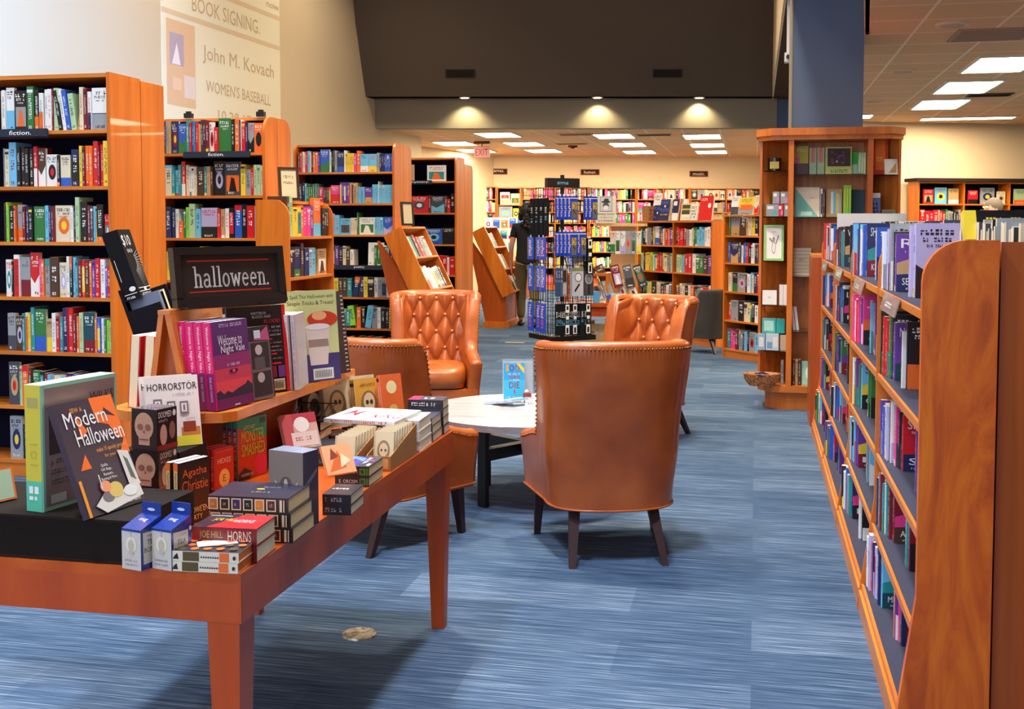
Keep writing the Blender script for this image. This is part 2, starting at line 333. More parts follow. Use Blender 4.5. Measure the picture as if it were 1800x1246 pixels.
# ---------------------------------------------------------------- setting
def slabwall(name,a,b,z0,z1,th,mat_,lean=0):
    """wall between two plan points, thickness away from the room (to the left of a->b)"""
    a=Vector((a[0],a[1],0)); b=Vector((b[0],b[1],0)); d=(b-a).normalized(); n=Vector((-d.y,d.x,0))*th; ln=Vector((0,0,0)) if not lean else -Vector((-d.y,d.x,0))*lean
    vs=[a,b,b+n,a+n]; vs=[(p.x,p.y,z0) for p in vs]+[((p+ln).x,(p+ln).y,z1) for p in vs]
    mb=MB(); mb.add(vs,[(0,3,2,1),(4,5,6,7),(0,1,5,4),(1,2,6,5),(2,3,7,6),(3,0,4,7)],(200,200,200),mat_); return struct(mb,name)
struct(MB().box(-9,-3.4,-.1,9,28.5,0,mat='carpet'),'floor')
slabwall('wall_left',(-6.78,-3.3),(-5.9,19.75),0,6.5,.15,'wall_cream')
slabwall('wall_far_left',(-6.9,20.6),(-5.62,25.9),0,3.02,.12,'wall_cream')
slabwall('wall_alcove',(-9,20.5),(-6.9,20.6),0,3.02,.1,'wall_cream')
slabwall('wall_back',(-6.2,25.0),(1.3,27.5),0,3.02,.12,'wall_cream')
slabwall('wall_inner_right',(1.2,27.4),(1.2,18.0),0,3.02,.12,'wall_cream')
slabwall('wall_back_right',(1.08,17.7),(9,20.95),0,3.02,.12,'wall_cream')
slabwall('wall_right',(8.9,20.8),(8.9,-3.3),0,3.02,.12,'wall_cream')
# band wall under the bulkhead, bulkhead, soffit, beam
slabwall('wall_band',(-5.98,17.47),(.30,18.72),3.0,3.7,.25,'wall_grey')
slabwall('trim_1',(-6.1,17.05),(.26,18.4),3.46,3.5,.6,'bulkhead')
slabwall('wall_bulkhead',(-6.1,17.05),(.26,18.4),3.46,6.5,.2,'bulkhead',1.1)
struct(MB().prism([(.22,3.46),(.24,3.46),(.24,6.5),(.22,6.5)],'y',-3.3,19,mat='wall_cream'),'trim_2')
struct(MB().box(.22,-3.3,3.465,.98,18.9,3.5,mat='beam_under'),'trim_3')
slabwall('trim_4',(.67,7.75),(.67,-3.3),3.0,3.46,.03,'wall_cream'); slabwall('trim_6',(.85,9.76),(.67,7.75),3.0,3.46,.03,'wall_cream')
slabwall('trim_5',(.25,18.75),(1.2,18.94),2.9,3.46,.1,'column_blue')
struct(MB().prism([(.66,-3.3),(9,-3.3),(9,21.5),(.84,21.5),(.84,9.74),(.66,7.75)],'z',3.0,3.06,mat='ceiling_tile'),'ceiling_right')
struct(MB().prism([(-9,17.1),(.9,18.9),(1.3,18.2),(1.3,28.2),(-9,28.2)],'z',3.02,3.08,mat='ceiling_tile'),'ceiling_back')
struct(MB().box(-6.9,-3.4,6.5,.3,18.6,6.6,mat='wall_grey'),'ceiling_hall')
# column
p0=aty(1392,200,9.75); p1=aty(1517,200,9.75)
struct(MB().box(p0.x,9.75,0,p1.x,10.35,3.46,mat='column_blue').box(p0.x-.012,9.74,0,p0.x,10.36,3.46,mat='wall_grey'),'column')
# storefront mullions behind the camera
wf=MB()
for x in (-8.4,-6.4,-4.4,-2.4,-.4,.6): wf.box(x-.04,-3.2,0,x+.04,-3.1,6,mat='black_metal')
for z in (.1,2.6,5.6): wf.box(-8.4,-3.2,z-.04,.6,-3.1,z+.04,mat='black_metal')
struct(wf,'window_1')
def wallM(a,b,t,z,off=.0):
    """frame on a wall plane: x along a->b, -y toward the room"""
    a=Vector((a[0],a[1],0)); b=Vector((b[0],b[1],0)); d=(b-a).normalized(); p=a+d*t; n=Vector((d.y,-d.x,0))
    return Matrix.Translation((p.x+n.x*off,p.y+n.y*off,z))@Matrix.Rotation(atan2(d.y,d.x),4,'Z')
def on_wall(px,py,a,b):
    """distance along wall a->b and height where a photo pixel's sight line meets it"""
    r=ray(px,py); ax,ay=a; dx,dy=b[0]-a[0],b[1]-a[1]; l=sqrt(dx*dx+dy*dy); dx/=l; dy/=l
    det=r.x*(-dy)+dx*r.y; s=(ax*(-dy)+dx*ay)/det; t=(r.x*ay-r.y*ax)/(-(r.x*dy-r.y*dx)) if False else None
    X=r.x*s; Y=r.y*s; return (X-ax)*dx+(Y-ay)*dy, H_+r.z*s
# projected event image on the left wall, its light put in the panel's colours
A_,B_=(-6.78,-3.3),(-5.9,19.75)
t0,_=on_wall(283,100,A_,B_); t1,_=on_wall(491,100,A_,B_)
zt=on_wall(491,60,A_,B_)[1]+1.2; zb=1.0
h_=zt-zb; w_=t1-t0
def wv(px,py): t,z=on_wall(px,py,A_,B_); return (t-t0)/w_,(z-zb)/h_
ps=MB(); ps.box(0,-.006,0,w_,0,h_,(248,242,214),'matte')
ops=[]; band=(232,210,172); ink=(214,188,148)
for ya,yb in ((16,85),(-35,22)):
    u0,v0=wv(283,ya); u1,v1=wv(490,yb); v=(v0+v1)/2; ops.append(('r',band,0,v-.007,1,v+.007))
u,v=wv(290,30); u2,v2=wv(343,192); ops.append(('r',(238,200,160),u,v2,u2,v))
a,b=wv(296,55); c,d=wv(322,118); ops.append(('r',(196,178,190),a,min(b,d),c,max(b,d)))
a,b=wv(300,72); c,d=wv(316,115); ops.append(('p',(250,246,246),[(a,d),(c,d),(a+.6*(c-a),b)]))
a,b=wv(322,132); c,d=wv(342,176); ops.append(('r',(240,226,214),a,min(b,d),c,max(b,d)))
a,b=wv(302,135); c,d=wv(318,160); ops.append(('r',(246,214,180),a,min(b,d),c,max(b,d)))
def wt(s,xa,ya,xb,yb,hp,col=ink):
    u0,v0=wv(xa,ya); u1,v1=wv(xb,yb); vt=wv(xa,ya-hp)[1]; vm=(v0+v1)/2; ops.append(('t',col,s,u0,vm,u1,vm+(vt-v0)))
wt('BOOK SIGNING.',336,22,455,58,27); wt('John M. Kovach',355,110,480,146,33); wt("WOMEN'S BASEBALL",361,163,474,184,21); wt('10.28.17 at 4',382,209,470,228,18); wt('now',467,12,489,19,8)
art(ps,(0,-.006,0),(1,0,0),(0,0,1),(0,-1,0),w_,h_,ops,'matte')
tag(ps.build('projected_sign',M=wallM(A_,B_,t0,zb,.004)),'large pale yellow projected event sign with book signing lettering on the left wall','sign')
# ceiling fixtures
n=0
def panel(x,y,z,w=.62,d=1.0,where=''):
    t=thing('ceiling_light','','ceiling light',(x,y,z),0,'recessed ceiling light panels'); t['label']=where
    f=MB(); 
    for a,b,c,e in ((-w/2-.03,-d/2-.03,w/2+.03,-d/2),(-w/2-.03,d/2,w/2+.03,d/2+.03),(-w/2-.03,-d/2,-w/2,d/2),(w/2,-d/2,w/2+.03,d/2)): f.box(a,b,-.02,c,e,-.001,(235,225,205),'matte')
    f.build('frame',t,None)
    f=MB(); f.box(-w/2,-d/2,-.012,w/2,d/2,-.002,mat='light_panel' if x<1 else 'light_panel_aisle'); f.build('diffuser',t)
ro=['nearest','second','third','farthest']
for ci,(cx,name,rows) in enumerate(((-4.38,'left column above the game shelves',(19.28,21.54,23.6)),(-2.45,'middle column above the spinner rack',(19.96,22.12,24.4)),(-.95,'right column before the music shelves',(20.41,22.6,24.72)))):
    for i,y in enumerate(rows): panel(cx,y,3.02,.62,.95,'bright ceiling light panel, %s of the three in the %s'%(('nearest','middle','farthest')[i],name))
panel(-5.64,21.12,3.02,.62,.95,'bright ceiling light panel left of the exit sign'); panel(-5.75,23.26,3.02,.62,.95,'bright ceiling light panel directly behind the exit sign')
for i,(x,y,w,d) in enumerate(((2.28,11.75,.55,1.05),(2.28,13.6,.55,1.1),(2.27,15.45,.55,1.1),(2.95,17.5,1.25,.3),(1.42,16.9,.3,.5),(3.6,11.0,.55,1.05),(3.9,13.7,.55,1.05),(4.4,8.3,.55,1.05),(2.3,9.0,.55,.0))):
    if d: panel(x,y,3.0,w,d,['right side ceiling light panel nearest the photo edge','right side ceiling light panel, second of the row toward the wall','right side ceiling light panel, third of the row toward the wall','long narrow ceiling light along the back right wall','small ceiling light beside the blue column','ceiling light panel beyond the right photo edge','ceiling light panel far right before the wall','ceiling light panel over the right aisle'][i])
def ring(name,x,y,z,r,label,cat,kind=0):
    m=MB(); m.cyl((x,y,z),(x,y,z-.015),r,r*.96,24,(222,196,166),'matte'); m.cyl((x,y,z-.015),(x,y,z-.02),r*.72,r*.7,24,(196,166,136),'matte')
    tag(m.build(name),label,cat,'round ceiling speakers')
ring('ceiling_speaker',1.46,9.39,3.0,.13,'round ceiling speaker, nearest on the right side ceiling','speaker'); ring('ceiling_speaker',1.42,12.09,3.0,.13,'round ceiling speaker, middle on the right side ceiling','speaker'); ring('ceiling_speaker',1.41,14.91,3.0,.13,'round ceiling speaker, farthest one beside the blue column','speaker')
def vent(M,w,h,label,col=(60,50,44),slat=(30,24,20),n=6):
    t=bpy.data.objects.new('air_vent',None); COL.objects.link(t); t.matrix_world=M; tag(t,label,'vent','air vents')
    f=MB(); f.box(-w/2,-.012,-h/2,w/2,0,h/2,col,'matte'); fr_=f.build('frame',t)
    g=MB()
    for i in range(n):
        z=-h/2+.12*h+i*(h*.76)/(n-1); g.box(-w*.45,-.016,z-.2*h/n,w*.45,-.0125,z+.2*h/n,slat,'matte')
    g.build('louvers',fr_)
Bn=((-6.1,17.05),(.26,18.4))
for px,lab in ((804,'dark wall vent on the left of the brown bulkhead'),(1170,'dark wall vent on the right of the brown bulkhead')):
    t,z=on_wall(px,128,(-6.1,16.85),(.26,18.2)); M=wallM((-6.1,17.05),(.26,18.4),t,z,(z-3.46)/3.04*1.1+.004)@Matrix.Rotation(atan2(1.1,3.04),4,'X'); vent(M,.46,.125,lab)
vent(TR(-3.49,21.74,3.02,0,pi/2),.6,.3,'pale ceiling vent between the left and middle light columns',(214,184,154),(150,120,96))
vent(TR(-3.05,19.5,3.02,0,pi/2),.62,.35,'ceiling vent near the band wall, left of centre',(214,184,154),(140,110,90))
vent(TR(-1.75,19.9,3.02,0,pi/2),.62,.35,'ceiling vent near the band wall, right of centre',(190,160,130),(110,84,66))
vent(TR(2.69,14.49,3.0,0,pi/2),.5,.3,'dark ceiling vent beside the right side light row',(120,90,70),(50,36,28))
vent(TR(1.85,9.95,3.0,0,pi/2),.6,.6,'square beige ceiling return vent on the right side',(176,146,124),(160,130,108))
for p,l in (((-4.5,17.45),'left'),((-2.46,17.86),'middle'),((-.9,18.22),'right')):
    t=thing('downlight','recessed soffit downlight, %s of the three over the grey band wall'%l,'ceiling light',(p[0],p[1],3.455),0,'soffit downlights')
    MB().cyl((0,0,0),(0,0,-.01),.09,.085,20,(230,215,180),'matte').build('trim_ring',t); MB().cyl((0,0,-.0105),(0,0,-.014),.06,.06,20,mat='down_glow').build('lens',t)
# exit sign
t=thing('exit_sign','red exit sign hanging from the ceiling before the far wall','sign',(*aty(847,262,20.8)[:2],3.02))
MB().box(-.15,-.02,-.05,.15,.02,0,(120,70,50),'matte').build('canopy',t); MB().cyl((0,0,-.02),(0,0,-.1),.01,mat='black_metal').build('stem',t)
m=MB(); m.box(-.15,-.015,-.31,.15,.015,-.1,(236,150,140),'matte'); art(m,(-.15,-.015,-.31),(1,0,0),(0,0,1),(0,-1,0),.3,.21,[('r',(250,190,185),.03,.05,.97,.95),('t',(214,40,50),'EXIT',.1,.2,.9,.8)],'exit_red' if False else 'print'); m.build('sign_face',t)
t=thing('smoke_detector','small dark round smoke detector on the back ceiling','detector',(*fl(1007,256,3.02)[:2],3.02)); MB().cyl((0,0,0),(0,0,-.03),.1,.09,16,(90,40,30),'matte').cyl((0,0,-.03),(0,0,-.055),.05,.03,12,(70,26,20),'matte').build('housing',t)
# far wall section signs
FW=((-6.2,25.0),(1.3,27.5))
for px,py,s in ((875,301.5,'games.'),(1037,302.5,'humor.'),(1228,305.5,'music.')):
    t,z=on_wall(px,py,*FW); m=MB(); w,h=.43,.13; M=wallM(*FW,t-w/2,z-h/2,.0)
    m.box(0,-.03,0,w,0,h,(120,62,34),'matte'); art(m,(0,-.03,0),(1,0,0),(0,0,1),(0,-1,0),w,h,[('r',(52,32,26),.05,.14,.95,.86),('t',(235,228,215),s,.17,.22,.83,.76)],'matte')
    tag(m.build('section_sign',M=M),'small brown wall sign reading %s on the far wall'%s[:-1],'sign','section signs on the far wall')
# security camera beside the column
t=thing('security_camera','small white security camera on the beam left of the blue column','camera',tuple(aty(1385,100,10.6)))
MB().box(-.03,-.07,-.05,.03,.05,.03,mat='white_plastic').build('housing',t); MB().box(-.012,.0,.03,.012,.03,3.465-aty(1385,100,10.6).z,mat='white_plastic').build('bracket',t); MB().cyl((0,-.07,-.01),(0,-.09,-.01),.018,mat='black_plastic').build('lens',t)
# floor outlet disc
t=thing('floor_outlet','round metal floor outlet cover set in the blue carpet','floor outlet',(-1.36,3.76,.0)); MB().cyl((0,0,0),(0,0,.006),.062,.06,28,mat='disc_metal').build('cover',t); MB().cyl((0,0,.0061),(0,0,.008),.052,.052,28,mat='disc_metal').build('lid',t)
# ---------------------------------------------------------------- bookcases
def rprof(d,h,r,flare=0,fz=.42,n=7):
    """side outline in (y,z): front at y=0; rounded top front corner"""
    p=[(-flare,0.0)] + ([(-flare,.02),(0,fz)] if flare else [])
    if r>0: p+=[(r-r*cos(pi/2*i/n),h-r+r*sin(pi/2*i/n)) for i in range(n+1)]
    else: p+=[(0,h)]
    return p+[(d,h),(d,0)]
def bookcase(name,label,M,w,h,d,shelves,bays=1,r=0,group=None,flare=0,wv_='wood_upright',wh='wood_shelf',back='navy_back',top=True,kick=.1,pt=.022,backsplit=0,st=.02,open_left=False,lip=0,dividers_in=0):
    t=bpy.data.objects.new(name,None); COL.objects.link(t); t.matrix_world=M; tag(t,label,'bookcase',group)
    xs=[i*(w/bays) for i in range(bays+1)]
    for i,x in enumerate(xs):
        a=0 if i==0 else (w-pt if i==bays else x-pt/2)
        MB().prism(rprof(d,h,r,flare),'x',a,a+pt,mat=wv_).build('side_panel' if i in (0,bays) else 'divider',t)
    MB().box(pt,d-.014,.0,w-pt,d-.002,h-.02-(.0 if top else .0),mat=back).build('back_panel',t)
    if top: MB().box(pt,.004+(r*.6 if r else 0),h-.026,w-pt,d-.014,h-.004,mat=wh).build('top_board',t)
    for i in range(bays):
        a=xs[i]+(pt if i==0 else pt/2); b=xs[i+1]-(pt if i==bays-1 else pt/2)
        for z in shelves:
            f=-flare*max(0,1-(z-.02)/.42) if flare else 0
            MB().box(a,f+.004,z-st,b,d-.015,z,mat=wh).build('shelf',t)
        MB().box(a,-flare*.75+.008 if flare else .012,0,b,(-flare*.75 if flare else 0)+.03,min(shelves)-st,mat=wh).build('kick_board',t)
    return t
def shelf_sign(M,x0,x1,z,text,tx,label,h=.045):
    m=MB(); w=x1-x0; m.prism([(-.012,z-.028),(-.03,z-.022),(-.022,z+.022),(-.008,z+.016)],'x',x0,x1,(38,44,60),'matte')
    u0,u1=tx; art(m,(x0,-.0305,z-.022),(1,0,0),(0,.18,.98),(0,-1,0),w,.044,[('t','W',text,u0,.22,u1,.78)],'matte'); tag(m.build('shelf_sign',M=M),label,'sign','section signs on the shelves')
def slabook(label,M,w,h,t,c,ops,name='book',cat='book',group=None,pg='I',mat='print',lettering=None):
    mb=MB(); face_geo(mb,w,h,t,c,ops,R,mat,pg); o=mb.build(name,M=M); return tag(o,label,cat,group)
R=random.Random(11)
SP=.314; ZS=[.1+SP*i for i in range(7)]
XR=-3.52
# --- case 1
w1=1.1; M1=TR(XR-w1,5.76,0)
bookcase('bookcase','tall orange-brown wooden bookcase with navy back at left photo edge',M1,w1,2.30,.32,ZS,kick=.1)
bookcase('bookcase','tall wooden bookcase standing back to back behind the leftmost fiction bookcase',TR(XR,6.35,0,pi),w1,2.29,.262,ZS[::2])
c1=['I5 W20 FW50 FK80 G42/1 K|O29/.93 W|O28/.85 _6 W20 W25/.93 M12 g30/.95 K24/.9< W22/.93< B28/.9< g34/.82< A18/.95> I24/.95 M20/.92 W|N24/.85 FW|N98/.93',
'E12 I28/.85 C48/1 K25/.9x2 K25/.86x2 R|W26/.9 FD46/.86 FW72/.72 K20/.7 FI62/.7 _8 N46/.82 Y20/.9 M18/.88 O22/.9x2 R30/1 M14/.9 R22/.92 Y32/1',
'D8/.88 Y8/.9 L18/.85 K32/.82 O14/.82 _4 FE44/.84 M22/.8 N20/.82 K30/.78 FG84/.8 C26/.82 N18/.82 M16/.8 FI118/.82 W18/.78 K14/.8 g28/1 K50/.9 M20/.82 S20/.8 C14/.8 Y12/.8 K48/.84 FR40/.62',
'FW32/.84 K12/.8 W30/.95 FE50/.9 FR55/1 P12/.86 O16/.84 E26/.86 D50/.9 FI40/.78 W14/.92 K16/.9 C16/.9 T14/.84 M20/.84 R18/.84 D20/.84 O14/.82 V18/.84 R24/.88 W24/.86 B12/.7 R20/.72',
'FE50/.86 FD46/.8 T16/.86 I18/.88 Y14/.86 T24/1 FG66/.96 FA40/.74 W24/.88 R22/.82 T20/.8 R30/1x2 M18/.86 O16/.82 g24/.9 FZ70/.9 O14/.8 B20/.8 W16/.78 G16/.76 L20/.74 g14/.7',
'FS60/.98 g16/.9 O34/.92 D18/.86 FG40/.8 K22/.78 M20/.74 C18/.72 E16/.7 I20/.7x2 C26/.7 N32/.76 B20/.74 C26/.72 S24/.72 K22/.7 B20/.7 A20/.7 R20/.7 W20/.7 I20/.7 V20/.7',
'FE50/.98 K26/.8 C40/.7 B22/.72 O20/.7 M22/.8 K26/.85 W20/.8 I20/.75 N26/.8 G22/.85 R18/.75 E24/.8 T20/.8 Y20/.75 D22/.8']
vis1=aty(0,300,5.76).x
for i,sp in enumerate(c1):
    x0=(vis1-(XR-w1))+.0; z=ZS[6-i]
    fill(M1,x0,w1-.03,z,sp,R,.252,where=('%s shelf of leftmost bookcase'%(ORD[i])) if i<5 else None,group='books on the leftmost fiction bookcase')
shelf_sign(M1,.02,.72,ZS[6]-.012,'fiction.',((.66,.86)),'grey shelf sign reading fiction on the leftmost bookcase')
# --- case 2
w2=.86; M2=TR(XR-w2,7.8,0)
bookcase('bookcase','rounded-top wooden bookcase in the second row, fiction sign near its top',M2,w2,2.25,.22,ZS,r=.12)
bookcase('bookcase','rounded-top wooden bookcase backing onto the second row fiction bookcase',TR(XR,8.27,0,pi),w2,2.25,.245,ZS[::2],r=.12)
for x in (.22,.80):
    MB()
    tag(MB().box(x-.03,.05,2.25,x+.03,.09,2.285,mat='black_plastic').box(x-.018,.06,2.285,x+.018,.08,2.30,mat='black_plastic').build('sign_clip',M=M2),'small black clip on top of the second row bookcase, %s one'%('left' if x<.5 else 'right'),'clip','black clips on the second row bookcase')
c2=['D12 E14/.93 A12/.9 FN46/.95 FB52/.88 T18/.96 R14/.9 B12/.93x2 R16/.88 I12/.85 D16/.97x2 M20/.95 FW30/.9 R24/.75 FG78/1 K20/.97 O28/.96 W14/.95 R22/.9 N14/.88 FE36/.86 FO52/.85',
'C40/.9 T18/.75 C16/.75 T18/.9 R|W24/1 I18/.9 W14/.85x2 I14/.85 D40/.84 T16/.85 A20/.85 D14/.83 FK62/1 FS88/.98 Y26/.9 E30/.75 R16/.8 g18/.88x2 I14/.86',
'N34/.92 N20/.88 W18/.85 O26/.5 G16/.82 L18/.9 g34/1 C30/.85 FU92/.88 R20/.85 A22/.84 W22/.86 K28/.88 B42/.96 K28/.98 R40/.94 E22/.92 W28/.96']
for i,sp in enumerate(c2):
    fill(M2,.04,w2-.03,ZS[6-i],sp,R,.255,where=None,group='books on the second row fiction bookcase')
for i in (3,4,5,6): fill(M2,.04,w2-.03,ZS[6-i],rspec(R,24),R,.25)
shelf_sign(M2,.22,.75,ZS[6]-.012,'fiction.',((.38,.62)),'dark shelf sign reading fiction on the second row bookcase')
# --- low endcap case beside case 2, opening faces the aisle
ME=TR(-3.19,7.45,0,pi/2); # local x -> +Y ; local -y -> +X
bookcase('endcap_bookcase','low rounded wooden endcap bookcase against the end of the second row',ME,.86,1.63,.25,[.1,.42,.76,1.08,1.37],r=.12,back='wood_plain')
for i,(z,sp) in enumerate(((1.37,'D8 g10/.95 Y12x2/.7 O9/.75 P12x2/.7 V10/.75 _4 FO26/.95< K8x3/.7'),(1.08,'K14/.9 FN12/.9 D6/1 N10/.85 C8/.85x2 _6 FA20/.8'),(.76,'K9x4/.6 E9/.6 D8/.6 W9/.6'))):
    if i: fill(ME,.04,.8,z,sp,R,.24,where=None,group='books on the low endcap bookcase')
    else: fill(ME,.04,.83,z,sp,R,.30,where=None,group='books on the low endcap bookcase')
# books standing on top rear of the endcap and a picture frame
def frame(name,label,M,w,h,col,ops,inner=(214,196,160)):
    t=bpy.data.objects.new(name,None); COL.objects.link(t); t.matrix_world=M; tag(t,label,'picture frame')
    f=MB(); b=.018
    f.box(0,0,0,w,.02,b,col,'print').box(0,0,h-b,w,.02,h,col,'print').box(0,0,b,b,.02,h-b,col,'print').box(w-b,0,b,w,.02,h-b,col,'print'); f.build('frame',t)
    g=MB(); g.box(b,.008,b,w-b,.016,h-b,inner,'matte'); art(g,(b,.008,b),(1,0,0),(0,0,1),(0,-1,0),w-2*b,h-2*b,ops,'matte'); g.build('picture',t)
    k=MB(); k.box(w*.4,.02,.01,w*.6,.024,h*.7,(40,30,25),'matte'); k.build('easel_back',t)
    return t
frame('picture_frame','small dark picture frame standing on the low endcap bookcase',TR(-3.33,7.62,1.63,radians(40),radians(-8)),.15,.24,(62,34,22),[('g',(120,100,70),.15,.7,.85,.8),('g',(120,100,70),.15,.5,.85,.58)])
# --- case 3
w3=1.07; M3=TR(XR-w3,10.85,0)
bookcase('bookcase','tall poetry bookcase with navy back in the third row',M3,w3,2.27,.28,ZS,r=.10)
bookcase('bookcase','tall wooden bookcase backing onto the third row poetry bookcase',TR(XR,11.42,0,pi),w3,2.27,.285,ZS[::2],r=.10)
c3=['M12 R10 I8 W10 R12/.9 C14 W8 K10/.9 O14/.88x2 V10/.85 FB55/.98 W12 K8x2 E14 FN40/.86 W8 Y12x4/.8 P14/.78 O20/.9 FC46/.76 FC46/.76 E16/.8 N10/.76x3 B10/.76x4',
'N20/.85 K14 C8 G11x4/.84 M12/.85 G10 P22/.7 D10x3/.7 O8/.7 FP50/.78 V10x5/.9 A10x4/.88 C9x4/.7 FV40/.68 C10x3/.8 W3 C10x7/.78',
'FK48/.7 FK36/.7 FU50/.9 C20/.84 FC40/.7 I8x3/.72 G6 FW60/.74 C10x3/.75 FB36/.76',
'V10 M12/.85 W10/.9 E12/.85 K16/.85 E10 N30/1 C12/.88x2 S12/.9 V14/.85 K16/.8 I12/.85 D14/.75 W14/.7 _78 G10/.9x3 W14/.88 M12/.9x2',
'C18/.95 W14/1 B16/.95 V14/.9x2 Y14/.85 K12/.8x2 Y16/.8 D14/.8x2 T16/.8 N20/.85> N18/.85> Y14/.86 K20/.85 W12/.85 E14/.85x2 W10/.95 K12/.95',
'M12/.85 K20/.8x4 E20/.95 W10/.9x2 T14/.8x3 L22/.95< D16/.9 K12/.9 C22/.95> E20/.9 W12/.9 K14/.86x2 W14/.88',
'D20 K20x6/.8 _50 K18x4 R14 P12 B14 R16 V16 B12 R14']
for i,sp in enumerate(c3):
    fill(M3,.04,w3-.03,ZS[6-i],sp,R,.235)
shelf_sign(M3,.44,.96,ZS[3]-.012,'poetry.',((.4,.62)),'small dark shelf sign reading poetry')
xo=aty(647,460,10.88).x-(XR-w3)
slabook('white poetry book with four spread black letters, face out on the poetry shelf',M3@TR(xo,.03,ZS[3]+.001,0,radians(-4)),.165,.235,.02,'W',[('t','K','O',.22,.62,.34,.78),('t','K','L',.42,.50,.52,.66),('t','K','I',.60,.60,.64,.76),('t','K','O',.74,.62,.86,.78),('t','K','O',.44,.28,.56,.44),('e',(150,160,90),.14,.12,.05,.04),('g','K',.36,.10,.8,.15)])

# --- case 4
w4=1.1; M4=TR(XR-w4,13.24,0); Z4=[.1,.42,.75,1.02,1.30,1.62,1.98]
bookcase('bookcase','tall mystery bookcase in the fourth row, mostly hidden by the third',M4,w4,2.27,.4,[.1,.45,.85,1.22,1.60,1.98],r=.08)
bookcase('bookcase','tall wooden bookcase backing onto the fourth row mystery bookcase',TR(XR,14.05,0,pi),w4,2.2,.4,[.1,.8,1.5],r=.08)
for z,sp in ((1.98,'_30 FA30/.85 _18 FW28/.8 _12'),(1.60,'_30 FE30/.85 K12/.8 FR34/.85 M5 FS26/.85 D5 R6/.7 K8'),(1.22,'W20 W10 R12 M8 FW18/.8 K8 S8/.9x2 FB30/.8 FK22/.85'),(.85,'K10x8 R8 B6x2 M8 R10x3 W4 R10'),(.45,'K9x6 E8 N9 D8 I7 R8x3 M8')):
    fill(M4,.04,w4-.03,z,sp,R,.24)
shelf_sign(M4,.5,.80,1.968,'mystery.',((.1,.9)),'small dark shelf sign reading mystery')
frame('picture_frame','small black picture frame on top of the nearer slanted rack',TR(-3.36,10.6,1.45,radians(50),radians(-6)),.14,.23,(26,22,24),[])
# --- slanted racks
def rack(M,label,bk):
    """leaning three-tier rack on a plinth. local x along the rack, front faces -y"""
    t=bpy.data.objects.new('slanted_rack',None); COL.objects.link(t); t.matrix_world=M; tag(t,label,'display rack','slanted book racks on the row ends')
    w=.8; d=.2; ln=1.02; a=radians(-26); T=Matrix.Translation((0,-.12,.52))@Matrix.Rotation(a,4,'X')
    def P(nm,x0,y0,z0,x1,y1,z1,m_):
        b=MB(); b.M=T; b.box(x0,y0,z0,x1,y1,z1,mat=m_); b.build(nm,t)
    P('side_panel',0,0,0,.02,d,ln,'wood_upright'); P('side_panel',w-.02,0,0,w,d,ln,'wood_upright'); P('back_panel',.02,d-.012,0,w-.02,d,ln,'wood_plain'); P('top_board',.02,0,ln-.02,w-.02,d-.012,ln,'wood_shelf')
    for k in range(3): P('shelf',.02,0,k*ln/3,w-.02,d-.012,k*ln/3+.02,'wood_shelf')
    MB().prism([(0.02,0),(.30,0),(.58,1.30),(.56,1.30),(.02,.55)],'x',.03,.05,mat='wood_plain').prism([(0.02,0),(.30,0),(.58,1.30),(.56,1.30),(.02,.55)],'x',w-.05,w-.03,mat='wood_plain').box(.05,.03,0,w-.05,.05,.5,mat='wood_plain').box(.0,0,0,w,.34,.09,mat='wood_upright').build('plinth',t)
    for k,sp in enumerate(bk):
        fill(M@T@Matrix.Identity(4),.04,w-.04,k*ln/3+.022,sp,R,.25,depth=.14)
    return t
rack(TR(-3.0,10.45,0,pi/2),'slanted wooden book rack at the end of the third row, behind the tufted chair',['M12x3 K10x3 E9 D8x3 _6','R14 M12 W14x2 K10 E12 S10x2 K8 _8','I16 g14 M12 N5 R14 E18 W16 _8'])
rack(TR(-3.42,15.6,0,pi/2),'slanted wooden book rack at the end of the fourth row, beside the walking person',['D10x3 W8 A10 K9 _30','E14 W10 D8x2 _34','A12 W8 D10x2 _34'])
# --- music case groups (rotated)
ang=atan2(-.78,.62)
M5=Matrix.Translation((-.33-.02,12.72,0))@Matrix.Rotation(ang,4,'Z')
bookcase('bookcase','low wooden bookcase facing left, just left of the column display',M5,.78,1.56,.3,[.1,.415,.73,1.045,1.36-.02],top=False,r=.0)
M5b=aty(1121,400,14.9); M6=Matrix.Translation((M5b.x,M5b.y,0))@Matrix.Rotation(ang,4,'Z')
bookcase('bookcase','low two bay wooden bookcase behind the far right tufted chair',M6,1.62,1.51,.32,[.1,.5,.87,1.2],bays=2,top=True)
for z,sp in ((1.045,'B6/1 FN26/1 S8/.85 W6 B5x2 R6 K7 W6x2 K5 S6 W5 K14 G5 D8'),(.73,'I6x2 FK14 FE26 K5 W9 C5 I5 N8 R6 K6 W7 O9< S6'),(.415,'R8> FE20 K16 I9x2 G5 K6 W9 R12> N16'),(.1,'V12 P9x2 M10 K4 E6x2 N5 C6x2 K6 FE20/.95 C22 FW26/.8')):
    fill(M5,.05,.75,z,sp,R,.22)
fill(M5,.05,.75,1.34,'_2 G4 FE24/.95 D20/.88> A6 I8 Y9/.9 K9 FV30/.95',R,.24)
